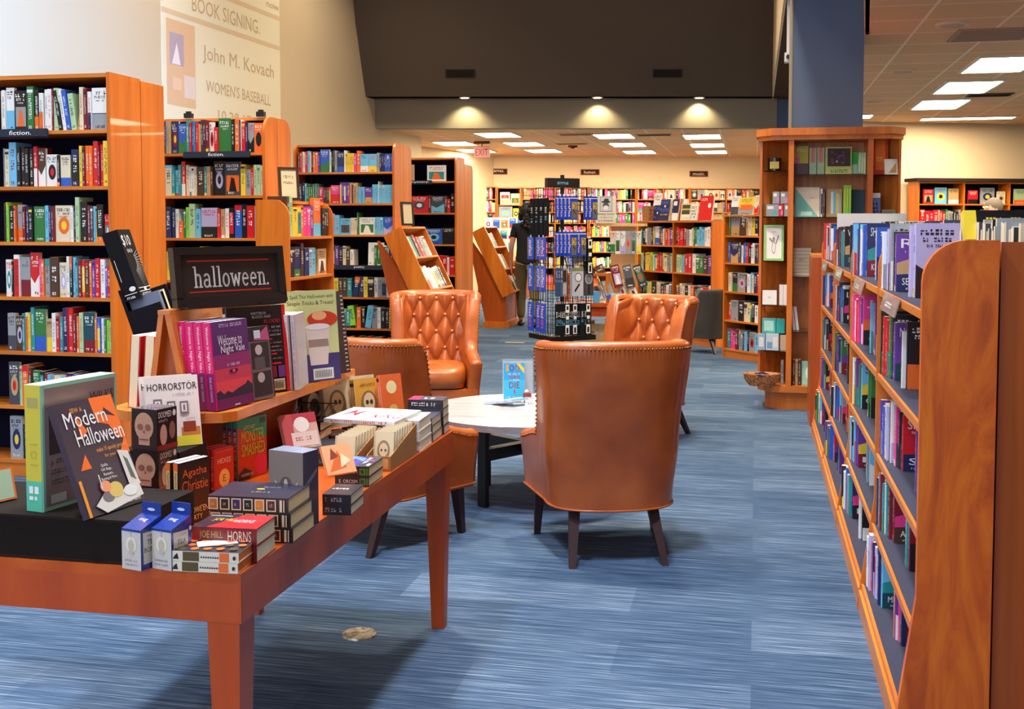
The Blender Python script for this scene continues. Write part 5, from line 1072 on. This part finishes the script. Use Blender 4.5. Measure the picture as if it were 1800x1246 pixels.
# hangtab boxes
for k in range(2):
    p=fl(215+k*53,999,.71); m=MB(); w,d,h=.054,.062,.088; bl=(34,58,140)
    m.box(0,0,0,w,d,h,(206,196,188),'gloss'); m.add([(0,0,h),(w,0,h),(w,d,h+.02),(0,d,h+.02)],[(0,1,2,3)],bl,'gloss'); m.add([(0,0,h),(0,d,h+.02),(0,d,h)],[(0,1,2)],bl,'gloss'); m.add([(w,0,h),(w,d,h),(w,d,h+.02)],[(0,1,2)],bl,'gloss'); m.box(0,d-.001,h-.01,w,d+.001,h+.045,bl,'gloss')
    art(m,(0,0,0),(1,0,0),(0,0,1),(0,-1,0),w,h,[('r',bl,0,.94,1,1),('e',(226,220,200),.5,.62,.28,.2),('e',(196,184,160),.5,.6,.16,.14),('r',(196,184,160),.38,.38,.62,.5),('r',(150,150,150),.49,.8,.51,.97),('g',(150,140,140),.15,.2,.85,.25),('g',(150,140,140),.15,.1,.85,.15)],'gloss')
    art(m,(w,0,0),(0,1,0),(0,0,1),(1,0,0),d,h,[('r',bl,0,0,1,1),('p',(226,214,198),[(.12,.14),(.8,.14),(.84,.9),(.1,.92)]),('t',(40,40,48),'TEA',.3,.6,.72,.72),('t',(40,40,48),'BONES',.16,.42,.86,.54),('g',(120,60,50),.3,.8,.7,.84),('e','W',.93,.92,.06,.06)],'gloss')
    art(m,(0,0,h),(1,0,0),(0,.95,.31),(0,-.31,.95),w,d,[('t','W','mug',.3,.5,.7,.7)],'gloss')
    art(m,(0,d-.001,h-.01),(1,0,0),(0,0,1),(0,-1,0),w,.055,[('e',(200,210,230),.5,.72,.2,.06)],'gloss')
    put(TR(p.x,p.y,.711,radians(-14)),m,'mug_box','blue and white boxed mug with hang tab, %s of two at the table front'%('left' if k==0 else 'right'),'box')
# two dot-pattern books with a bookmark
pz=fl(299,1004,.71)
for k in range(2):
    dots=[('r',(52,44,54),0,0,1,1)]+[('e',OR if (i+j)%4 else (90,84,50),.12+i*.19+.06*(j%2),.14+j*.24,.06,.075) for i in range(5) for j in range(4)]
    flat('small lying book with orange dots on black, %s of two'%('upper' if k else 'lower'),pz.x+.002*k,pz.y+.0,.711+k*.0225,.152,.125,.022,(232,214,190),4,
      [('r',(232,220,200),0,0,1,1),('p',(40,24,20),[(.03,.2),(.12,.2),(.10,.8),(.06,.55)]),('r',(90,74,30),.18,.05,.42,.95),('r',(236,110,40),.72,.05,.86,.95)]+[('p',(50,34,30),[(.44+i*.035,.4),(.455+i*.035,.62),(.47+i*.035,.4)]) for i in range(8)]+[('e',(50,34,30),.94,.5,.02,.2)],dots,pg=(236,130,60))
put(TR(pz.x+.05,pz.y+.03,.757,radians(32)),MB().box(0,0,0,.085,.04,.0012,(222,226,232),'matte'),'bookmark','white slip of paper lying on the dot-pattern book','paper')
# red novels
pz=fl(338,985,.71)
for k in range(2):
    flat('thick red and black paperback lying flat, %s of two'%('upper' if k else 'lower'),pz.x,pz.y,.711+k*.038,.150,.112,.037,(150,24,30),3,
      [('r',(120,16,24),.12,0,1,1),('t',(160,150,60),'JOE HILL',.12,.25,.48,.8),('t',(226,200,180),'HORNS',.56,.2,.92,.85)],
      [('p',(40,22,40),[(0,0),(.22,0),(.52,1),(0,1)]),('r',(196,30,40),.5,0,1,1),('p',(196,30,40),[(.22,0),(.5,0),(.5,.95)]),('t',(226,206,70),'JOE HILL',.16,.45,.52,.68),('t',(240,226,230),'HORNS',.52,.4,.82,.62),('g',(200,200,210),.04,.8,.4,.88)],pg='I')
# thick omnibus stack
pz=fl(366,950,.71)
for k in range(3):
    sq=[q for i in range(6) for q in (('r',(226,200,170),.01+i*.145,.1,.13+i*.145,.9),('r',((180,110,50),(20,20,24),(60,40,90),(26,26,34),(210,130,40),(60,20,24))[i],.025+i*.145,.18,.115+i*.145,.82),('g',(200,180,120),.05+i*.145,.4,.09+i*.145,.6))]+[('r',(226,200,170),.9,.1,.93,.9),('r',(226,200,170),.945,.1,.96,.9)]
    flat('very thick black paperback with framed squares on its spine, %s of three'%('bottom','middle','top')[k],pz.x+.004*(2-k),pz.y+.003*(2-k),.711+k*.0355,.198,.150,.035,(30,24,26),3,sq,
      [('r',(44,42,62),0,0,1,1),('e',(206,180,60),.5,.55,.05,.05),('t','E','Edgar Allan Poe',.5,.62,.72,.72),('g','E',.45,.3,.75,.38),('g',(90,90,120),.1,.82,.3,.88)],pg=(232,208,158))
# tall grey slipcase
pz=fl(474,922,.71); m=MB(); w,d,h=.103,.062,.186; m.box(0,0,0,w,d,h,(118,104,100),'gloss')
art(m,(0,0,0),(1,0,0),(0,0,1),(0,-1,0),w,h,[('r',(132,118,112),0,.2,1,1),('e',(96,84,82),.5,.55,.18,.12),('p',(196,180,170),[(.5,.45),(.15,.62),(.3,.44),(.2,.4),(.45,.36)]),('p',(196,180,170),[(.52,.45),(.87,.62),(.7,.44),(.8,.4),(.55,.36)]),('e',(190,174,164),.5,.56,.06,.08),('t',(70,20,24),'DEATH NOTE',.15,.24,.85,.33)],'gloss')
art(m,(w,0,0),(0,1,0),(0,0,1),(1,0,0),d,h,[('r',(70,70,88),0,0,1,1),('p',(120,120,140),[(.1,.5),(.9,.7),(.9,.76),(.1,.58)])],'gloss'); art(m,(0,0,h),(1,0,0),(0,1,0),(0,0,1),w,d,[('r',(150,160,186),0,0,1,1)],'gloss')
put(TR(pz.x,pz.y,.711,radians(-14)),m,'slipcase','tall grey slipcase box set standing behind the thick paperbacks','box set')
# dark small stack right of the slipcase
pz=fl(567,905,.71)
for k in range(2):
    flat('dark paperback lying right of the grey slipcase, %s of two'%('upper' if k else 'lower'),pz.x,pz.y,.711+k*.0265,.075,.12,.026,(34,30,40),4,[('g','E',.1,.3,.7,.7)],[('r',(40,40,54),0,0,1,1),('g','W',.1,.5,.7,.6)])
# black / orange script novels
for k in range(2):
    pz=Vector((-1.413+k*.0225,2.525-k*.004,0))
    vb('black novel with orange script on its cover, %s of two'%('rear' if k==0 else 'front'),pz.x,pz.y,.711,.0195,.158,.105,(34,16,14),-16,0,0,[('r',(232,190,130),.08,.16,.92,.88),('r',OR,0,.88,1,1),('t',(60,40,30),'Agatha Christie',.3,.3,.75,.86,'d')],
      [('r',(40,20,16),0,0,1,1),('t',OR,'Agatha',.12,.66,.9,.86,'s') if False else ('t',OR,'Agatha',.10,.72,.92,.88),('t',OR,'Christie',.08,.53,.95,.70),('e',(240,190,90),.3,.36,.12,.09),('t',(240,220,150),"HALLOWE'EN",.06,.16,.94,.26),('t',(240,220,150),'PARTY',.25,.05,.75,.13)],pg='W')
# small red spell books
for k in range(3):
    pz=fl(352+k*9,862+k*2,.71)
    vb('small red book of spells with cream oval, %s of three'%('rear','middle','front')[k],pz.x,pz.y,.711,.015,.118,.075,(196,36,26),-18,0,0,None,[('r',(206,40,24),0,0,1,1),('e',(246,214,120),.5,.3,.28,.22),('t',(206,40,24),'E',.42,.22,.58,.38),('t',(246,230,210),'HEXES',.15,.66,.85,.78),('r',(226,120,70),.05,.94,.95,.955),('r',(226,120,70),.05,.045,.95,.06)],pg=(236,120,130))
# monster books
for k in range(3):
    pz=fl(392+k*9,842+k*2,.71)
    vb('teal and red book with green slime lettering, %s of three'%('rear','middle','front')[k],pz.x,pz.y,.711,.017,.178,.130,(30,150,124),-15,0,0,[('r',(206,40,70),0,0,1,.85),('r',(90,40,120),0,.75,1,.86),('g','L',.2,.05,.8,.5),('g','W',.2,.55,.8,.8)],
      [('p',(206,50,30),[(0,0),(1,0),(1,.62),(0,.86)]),('e',(230,30,80),.78,.2,.22,.17),('p',(40,26,30),[(0,0),(.4,0),(.5,.1),(.2,.2),(0,.1)]),('t',(236,214,60),"LET'S GET",.2,.82,.6,.88),('t',(170,226,60),'MONSTER',.12,.60,.9,.80),('t',(170,226,60),'SMASHED',.12,.38,.92,.58),('t','W','HORROR',.1,.05,.5,.1),('r',(60,60,60),.78,.88,.95,.97)],pg='E')
# wrapped card sets
pz=fl(510,825,.71); fb('pink retro card set in clear wrap leaning behind the slipcase',pz.x,pz.y,.73,.12,.15,.02,(226,176,160),52,24,[('r',(196,70,80),0,.78,1,1),('r',(200,90,90),0,0,.3,1),('e',(246,236,226),.55,.76,.22,.16),('r',(240,214,204),.2,.3,.95,.6),('g',(190,130,120),.3,.42,.85,.5),('e',(240,200,120),.75,.2,.16,.1)],mat='gloss',name='card_set',cat='card set')
pz=fl(575,872,.71); fb('orange illustrated card set in clear wrap leaning right of the slipcase',pz.x,pz.y+.01,.765,.09,.085,.012,(240,170,120),50,30,[('p',(230,110,60),[(.1,.1),(.7,.2),(.5,.8)]),('p',(250,220,180),[(.5,.2),(.9,.4),(.6,.7)]),('p',(150,70,60),[(.2,.5),(.5,.6),(.3,.9)])],mat='gloss',name='card_set',cat='card set')
# blue covered horror pair
pz=fl(589,854,.71)
for k in range(2):
    flat('dark paperback with blue swirled cover, %s of two lying near the trays'%('upper' if k else 'lower'),pz.x,pz.y,.711+k*.0285,.100,.14,.028,(26,24,24),2,[('t','W','E. ORCISM',.12,.32,.66,.68),('r',(50,130,60),.72,.15,.9,.85),('e',(26,60,30),.81,.5,.05,.22),('r',(50,130,60),.93,.15,.97,.85)],
       [('r',(50,70,160),0,.0,.62,1),('p',(110,150,230),[(.0,.6),(.3,.75),(.6,.5),(.6,.8),(.2,1),(0,.9)]),('p',(110,60,160),[(.1,.1),(.5,.2),(.6,.5),(.3,.35)]),('r',(70,66,84),.62,0,1,1),('g','W',.66,.3,.78,.9),('r','W',.86,.1,.96,.3),('e',(230,80,140),.86,.6,.05,.06)],pg=(226,206,160))
# cardboard trays with small booklets
kr=(170,120,72)
for k in range(2):
    pz=fl(634+k*22,868-k*22,.71) if False else None
    bx,by=(-1.235,3.14) if k==0 else (-1.145,3.235)
    t=thing('card_tray','small brown cardboard counter tray, %s of two'%('left' if k==0 else 'right'),'tray',(bx,by,.7105),radians(0),GT)
    m=MB(); w,d=.078,.27
    m.box(0,0,0,w,d,.003,kr,'matte').box(0,0,.003,w,.003,.045,kr,'matte').box(0,d-.003,.003,w,d,.10,kr,'matte')
    for x in (0,w-.003): m.prism([(.003,.003),(d-.003,.003),(d-.003,.10),(.003,.045)],'x',x,x+.003,kr,'matte')
    art(m,(0,0,0),(1,0,0),(0,0,1),(0,-1,0),w,.045,[('r',(206,170,110),.1,.15,.9,.85),('g',(120,80,50),.25,.3,.75,.7)],'matte'); m.build('tray_body',t)
    for j in range(8):
        fb('small cream booklet with skull oval, %s in the %s tray'%(ORD[j],('left','right')[k]),bx+.006,by+.045+j*.026,.716,.064,.105,.012,(226,204,160),0,10,[('e',(150,120,80),.5,.45,.32,.3),('e',(226,196,150),.5,.47,.22,.2),('e',(90,60,40),.4,.46,.05,.04),('e',(90,60,40),.6,.46,.05,.04),('r',(200,180,150),0,.0,.06,1)],name='booklet',cat='booklet',group='small booklets in the cardboard trays',pg='W')
# stacks at the right edge
def stk(x,y,n,w,d,t_,cols,lab,top=None,rz=3,pg='I'):
    for k in range(n): flat('%s, %s of the stack'%(lab,('bottom','second','third','fourth','fifth')[k] if k<n-1 else 'top'),x+RT.uniform(-.003,.003),y+RT.uniform(-.003,.003),.711+k*(t_+.0005),w,d,t_,cols[k%len(cols)],rz,[('g','W',.1,.3,.8,.7)],top if (k==n-1 and top) else [('r',cols[k%len(cols)],0,0,1,1)],pg=pg)
stk(-1.195,3.525,3,.13,.17,.034,[(226,222,216)],'white covered thick book right of the trays',[('r','W',0,0,1,1)],pg=(236,226,200))
flat('large white book with red lettering lying over the stack edge',-1.36,3.44,.815,.245,.24,.012,(240,238,236),-4,[('g','R',.1,.2,.9,.8)],[('r',(246,244,242),0,0,1,1),('t',(190,30,80),'STEPHEN',.60,.62,.92,.74),('t',(190,30,80),'KING',.56,.22,.95,.5),('p',(190,30,80),[(.1,.3),(.16,.8),(.24,.5),(.32,.8),(.3,.3),(.2,.55)])],pg='W')
stk(-1.19,3.70,3,.118,.14,.027,[(90,90,104),(60,60,72)],'grey paperback near the far right table corner',[('r',(70,70,90),0,0,1,1),('g','W',.2,.3,.8,.6)])
stk(-1.20,3.80-.0+.045,4,.128,.09,.030,[(56,50,66),(40,36,46)],'dark thick paperback at the far right table corner',[('r',(80,76,96),.3,0,1,1),('r',(220,60,110),0,0,.3,1),('g','W',.4,.3,.9,.6)])
# row of skull books at the far end
skull=[('e',(150,110,70),.5,.45,.33,.3),('e',(226,200,150),.5,.5,.22,.2),('r',(226,200,150),.4,.25,.6,.42),('e',(70,50,40),.42,.5,.06,.05),('e',(70,50,40),.58,.5,.06,.05),('g',(120,90,60),.2,.85,.8,.9)]
for k,(px,py,c,w,h,cov,lab) in enumerate(((575,775,(60,58,60),.10,.15,[('e',(200,196,180),.5,.5,.3,.34),('e',(60,58,60),.5,.5,.2,.2)],'dark book with pale coin picture'),(612,772,(226,206,164),.11,.175,skull,'cream book with skull picture in front'),(636,766,(226,206,164),.11,.17,skull,'cream book with skull picture behind its twin'),(650,768,(222,160,60),.11,.165,skull,'ochre book with skull picture'),(690,764,(230,104,50),.095,.165,[('e',(240,220,160),.5,.72,.24,.14),('e',(240,180,90),.5,.25,.2,.1)],'orange book with cream oval'))):
    x=(-1.535,-1.47,-1.41,-1.375,-1.29)[k]; y=(3.66,3.70,3.80,3.76,3.80)[k]
    vb(lab+' in the row at the far table end',x,y,.711+(.045 if k==4 else .03),.03 if k!=4 else .02,h,w,c,-36,10,0,None,cov,mat='gloss' if k==0 else 'print')
    tag(MB().box(0,0,0,.10,.1,.043 if k==4 else .028,C['D'],'matte').build('book',M=TR(x-.01,y-.04,.711,radians(-36))),'dark book lying beneath the %s'%lab,'book',GT)
stk(-1.50,3.50-.0,3,.10,.12,.03,[(30,28,34),(36,40,50)],'black book beside the riser end')
m=MB()
for k in range(7): m.cyl((.02*k,0,.0),(.02*k+.01,.07,.05),.002,n=5,mat='black_metal')
m.cyl((0,0,0),(.13,0,0),.002,n=5,mat='black_metal').cyl((.01,.07,.05),(.14,.07,.05),.002,n=5,mat='black_metal'); put(TR(-1.50,3.5,.805),m,'wire_easel','black wire easel lying on the dark books by the riser','easel')
flat('dark teal flat book behind the left tray',-1.40,3.26,.711,.15,.16,.03,(24,50,60),2,[('g','T',.1,.3,.8,.7)],[('r',(30,60,70),0,0,1,1)]); flat('second dark book under the teal one behind the tray',-1.39,3.26,.742,.14,.15,.024,(28,34,44),4,[('g','E',.1,.3,.8,.7)],[('r',(30,50,60),0,0,1,1)])
tag(MB().box(0,0,0,.06,.03,.13,(24,22,24)).box(.01,-.001,.02,.05,0,.09,(150,130,130)).box(.02,.01,.13,.04,.02,.155,(30,30,34)).build('hang_box',M=TR(-1.345,3.9,.711,radians(-10))),'small black hang box near the far end of the display table','box')
# ---------------------------------------------------------------- two sided riser shelf
t=thing('riser_shelf','two sided wooden riser shelf standing on the display table','display stand',(0,0,0)); ya,yb=2.87,3.84
for y in (ya,yb-.02): MB().prism([(-1.54,.935),(-1.59,1.205),(-1.615,1.205),(-1.64,.935)],'y',y+(.03 if y==ya else -.03),y+.02+(.03 if y==ya else -.03),mat='wood_plain').build('end_panel',t)  # darker inset panels stand in for the shaded open ends
MB().prism([(-1.525,.935),(-1.582,1.205),(-1.600,1.205),(-1.543,.935)],'y',ya,yb,mat='wood_upright').build('sloped_panel',t)
MB().prism([(-1.66,.935),(-1.642,.935),(-1.602,1.205),(-1.618,1.205)],'y',ya,yb,mat='wood_upright').build('sloped_panel',t)
MB().box(-1.618,ya-.004,1.203,-1.582,yb+.004,1.215,mat='wood_shelf').build('top_board',t)
MB().prism([(-1.50,ya-.03),(-1.43,ya),(-1.405,ya+.04),(-1.405,yb+.02),(-1.715,yb+.02),(-1.715,3.10),(-1.785,3.10),(-1.785,ya+.04),(-1.76,ya),(-1.70,ya-.03)],'z',.907,.935,mat='wood_shelf').build('shelf',t)
MB().box(-1.72,ya+.02,.7105,-1.55,yb-.03,.907,mat='wood_plain').build('base_box',t)
# magenta series
mg=(214,24,104)
GN='books on the riser shelf facing the aisle'
for k in range(4):
    x,y=-1.562+k*.0290,2.895-k*.0290*.18
    vb('magenta and purple paperback with script title, %s of four on the riser'%('first','second','third','front')[k],x,y,.936,.0290,.245,.170,mg,-10,5,0,[('r',(126,18,96),0,0,1,.42),('t',(246,226,236),'Welcome to Night Vale',.28,.46,.75,.95,'d'),('t',(220,190,220),'FINK AND CRANOR',.34,.1,.66,.38,'d'),('e',(226,200,226),.5,.44,.08,.009)],
      [('r',(88,34,110),0,.5,1,1),('r',(150,40,110),0,.42,1,.62),('r',(206,60,90),0,.26,1,.46),('r',(226,70,80),0,.16,1,.32),('p',(44,30,60),[(0,.2),(.1,.22),(.2,.17),(.3,.2),(.42,.17),(.6,.21),(.8,.24),(.88,.28),(1,.22),(1,.1),(0,.12)]),('r',(110,20,90),0,0,1,.12),
       ('g',(200,170,210),.2,.93,.85,.97),('t',(246,240,246),'Welcome to',.14,.72,.80,.84),('t',(246,240,246),'Night Vale',.2,.61,.86,.72),('g',(220,200,226),.3,.48,.75,.51),('e',(40,20,50),.5,.42,.12,.022),('e',(226,90,140),.5,.42,.04,.018),('r',(226,220,220),.45,.02,.6,.035)],pg='W',group=GN)
vb('dark book with two portrait photos on its cover on the riser',-1.452,3.05,.936,.022,.215,.12,(38,30,34),-14,6,0,[('g','E',.3,.1,.7,.9)],[('r',(120,96,96),.15,0,.95,.8),('r',(50,40,44),.2,.42,.9,.78),('e',(200,190,190),.5,.68,.14,.07),('r',(90,80,84),.3,.42,.7,.58),('r',(50,40,44),.2,.05,.9,.38),('e',(190,176,170),.5,.3,.14,.07),('p',(196,80,130),[(.3,.82),(.9,1),(.95,.8)]),('r',(206,220,236),.35,.84,.6,.95)],group=GN)
rd=(226,30,40)
vb('large black book with red edge and red text on the back cover',-1.535,3.12,.936,.018,.268,.215,(30,22,28),-30,6,0,None,[('r',(30,24,28),0,0,.96,1),('r',(210,20,30),.94,0,1,1),('t',(226,220,220),'WRITTEN IN',.40,.90,.66,.93),('t',(226,220,220),'BLOOD AND',.42,.86,.74,.89),('t',rd,'BLOOD',.62,.80,.9,.84)]+[('g',(190,170,170),.5,.74-k*.045,.9,.76-k*.045) for k in range(3)]+[('r',rd,.52,.60,.74,.62)]+[('g',(190,170,170),.5,.56-k*.045,.9,.575-k*.045) for k in range(3)]+[('r',rd,.52,.43,.8,.45),('g',(190,170,170),.5,.38,.9,.395),('r',rd,.52,.32,.86,.34)]+[('r',((90,60,120),(150,30,60),(110,60,130))[i],.5+i*.15,.17,.62+i*.15,.3) for i in range(3)]+[('r',(226,200,160),.5,.02,.9,.15)]+[('r',(30,24,28),.64+i*.02,.04,.65+i*.02,.13) for i in range(12)],group=GN)
for k in range(3):
    vb('tall black and white spined book, %s of three on the riser'%('left','middle','right')[k],-1.455+k*.022,3.30+k*.004,.936,.021,.235,.14,(206,190,196) if k!=1 else (230,220,220),10,3,0,[('r',(30,24,30),.0,0,.3,1),('g',(160,140,150),.5,.1,.8,.9)],[('r',(200,190,190),0,0,1,1)],group=GN)
vb('large pale green cookbook with drink cup picture on its cover',-1.50,3.38,.936,.016,.30,.25,(196,196,130),-32,5,0,None,[('r',(206,206,140),0,0,1,1),('t',(60,66,50),'Cast a Spell This Halloween with',.06,.90,.95,.955),('t',(60,66,50),'Simple Tricks & Treats!',.2,.83,.95,.885),('e',(206,60,40),.75,.68,.25,.09),('e',(240,170,120),.7,.72,.12,.05),('r',(70,60,110),.3,0,1,.3),('p',(226,206,196),[(.52,.18),(.80,.18),(.86,.6),(.46,.6)]),('p',(160,130,120),[(.5,.38),(.83,.38),(.82,.46),(.5,.46)]),('e',(236,226,220),.66,.6,.2,.035),('r',(236,230,220),.55,.02,.88,.14)]+[('r',(40,34,40),.58+i*.025,.04,.59+i*.025,.12) for i in range(11)],group=GN)
vb('tall dark spiral bound book at the right end of the riser',-1.445,3.60,.936,.022,.285,.16,(48,34,36),-16,7,0,[('g','E',.2,.05,.8,.95)],[('r',(60,40,40),0,0,1,1)]+[('r',(206,200,196),.86,.03+i*.05,.95,.045+i*.05) for i in range(19)]+[('g',(150,110,70),.2,.1,.7,.2)],group=GN)
GN2='books on the far side of the riser shelf'
for k in range(2):
    m=MB(); m.box(0,0,0,.034,.14,.205,(190,30,34)); m.box(.004,-.001,.002,.030,.139,.204,(232,214,180),'matte'); m.box(.003,.002,.204,.031,.138,.2055,(240,236,230),'matte')
    put(Matrix.Translation((-1.735+k*.045,2.90,.936))@Matrix.Rotation(radians(-6),4,'Z')@Matrix.Rotation(radians(4),4,'Y'),m,'book','thick red book with cream page edges, %s of two behind the riser'%('left','right')[k],'book',GN2)
for k,(x,z) in enumerate(((-1.80,.81),)):
    vb('black book with red figure on its cover behind the riser',-1.775,2.62,.80,.042,.165,.12,(30,26,34),-38,14,0,[('r',(226,206,170),.06,0,.94,1)],[('r',(26,22,28),0,0,1,1),('e',(150,40,60),.5,.5,.2,.16),('g',(90,50,60),.15,.2,.85,.28)],group=GN2)
tag(MB().box(0,0,0,.16,.14,.088,C['K'],'matte').build('book',M=TR(-1.83,2.60,.7105,0)),'thick black book supporting the one with the red figure','book',GN2)
# halloween sign on the riser
sg=bpy.data.objects.new('halloween_sign',None); COL.objects.link(sg); 
sg.matrix_world=Matrix.Translation((-1.585,2.905,1.218))@Matrix.Rotation(radians(62),4,'Z')@Matrix.Rotation(radians(-7),4,'X')
tag(sg,'black framed sign reading halloween standing on the riser','sign'); w,h=.385,.170; b=.022; fr=(44,32,30)
m=MB()
for a in ((0,-.012,0,w,.014,b+.006),(0,-.012,h-b,w,.014,h),(0,-.012,b,b,.014,h-b),(w-b,-.012,b,w,.014,h-b)): m.box(*a,fr,'gloss')
m.box(.02,-.03,-.006,w-.02,.03,.012,(36,28,28),'gloss').box(.06,-.035,-.004,.12,.035,-.0005,(36,28,28),'gloss').box(w-.12,-.035,-.004,w-.06,.035,-.0005,(36,28,28),'gloss'); m.build('frame',sg)
m=MB(); m.box(b,0,b,w-b,.008,h-b,(52,36,32),'print'); pw,ph_=w-2*b,h-2*b-.006
art(m,(b,0,b+.006),(1,0,0),(0,0,1),(0,-1,0),pw,ph_,[('r',(206,50,28),.08,.84,.92,.875),('r',(206,50,28),.08,.10,.92,.135)])
polys,lw,lh=slab('halloween.')
sx=pw*.78/lw; sz=ph_*.52/lh; ox_,oz_=b+pw*.13,b+.006+ph_*.22
for q in polys: m.add([(ox_+p[0]*sx,-.0008,oz_+p[1]*sz) for p in q],[tuple(range(len(q)))],(240,226,212),'print')
m.build('sign_face',sg)
m=MB(); m.add([(b,-.006,b),(w-b,-.006,b),(w-b,-.006,h-b),(b,-.006,h-b)],[(0,1,2,3)],(240,235,230),'clear_film'); m.build('clear_cover',sg)
# black card bin with ten dollar header
t=thing('bargain_bin','tall black cardboard floor bin with ten dollar header card','display stand',(-1.795,3.26,.7105),radians(16))
m=MB(); m.box(-.062,-.075,0,.062,.075,.40,(14,14,22),'matte'); m.build('bin_body',t)
TP=Matrix.Translation((-.03,0,.375))@Matrix.Rotation(radians(-18),4,'Y')
m=MB(); m.M=TP; m.box(-.055,-.075,0,.06,.075,.02,(14,14,22),'matte').box(-.055,-.075,.02,-.05,.075,.19,(14,14,22),'matte').box(.055,-.075,.02,.06,.075,.07,(14,14,22),'matte').box(-.05,.07,.02,.055,.075,.17,(14,14,22),'matte').box(-.05,-.075,.02,.055,-.07,.12,(14,14,22),'matte').box(-.05,-.002,.02,.055,.002,.15,(14,14,22),'matte'); m.build('pockets',t)
m=MB(); m.M=TP@Matrix.Translation((-.05,0,.15)); m.box(0,-.06,0,.05,.085,.22,(18,16,20),'matte'); wh='W'
art(m,(0,-.06,0),(1,0,0),(0,0,1),(0,-1,0),.05,.22,[('g',wh,.2,.02,.85,.05),('r',wh,.1,.08,.9,.09),('e',wh,.7,.15,.2,.035)]+[('r',wh,.2+.2*i,.28,.23+.2*i,.6) for i in range(1)],'matte')
art(m,(.05,-.06,0),(0,1,0),(0,0,1),(1,0,0),.145,.22,[('t',wh,'$10',.08,.74,.70,.92),('t',wh,'EACH',.22,.66,.60,.71)]+[('p',wh,[(.5+.48*cos(a),.62+.32*sin(a)*1.0) if False else (.30+.25*cos(a),.52+.13*sin(a)),(.30+.27*cos(a+.04),.52+.14*sin(a+.04)),(.45+.75*cos(a+.02),.45+.42*sin(a+.02))]) for a in [radians(-70+9*i) for i in range(13)]]+[('r',wh,.02,.08,.98,.09),('r',wh,.02,.13,.98,.14),('g',wh,.1,.025,.9,.06),('e',wh,.5,.11,.1,.03)],'matte'); m.build('header_card',t)
for k,(c,x,lab) in enumerate((((120,130,150),-.012,'grey'),((232,222,180),.045,'cream'))):
    b2=MB(); b2.box(-.045,-.022,0,.05,.0,.135,c,'matte'); tag(b2.build('book',M=Matrix.Translation((-1.795,3.26,.7105))@Matrix.Rotation(radians(16),4,'Z')@TP@Matrix.Translation((.0,x,.021))),'%s spined book standing in the black bargain bin'%lab,'book','books in the bargain bin')
# ---------------------------------------------------------------- all remaining distant books
st=STUFF.build('books'); tag(st,'the many books packed on the second row, poetry, mystery, low and far wall shelves','books',None,'stuff')
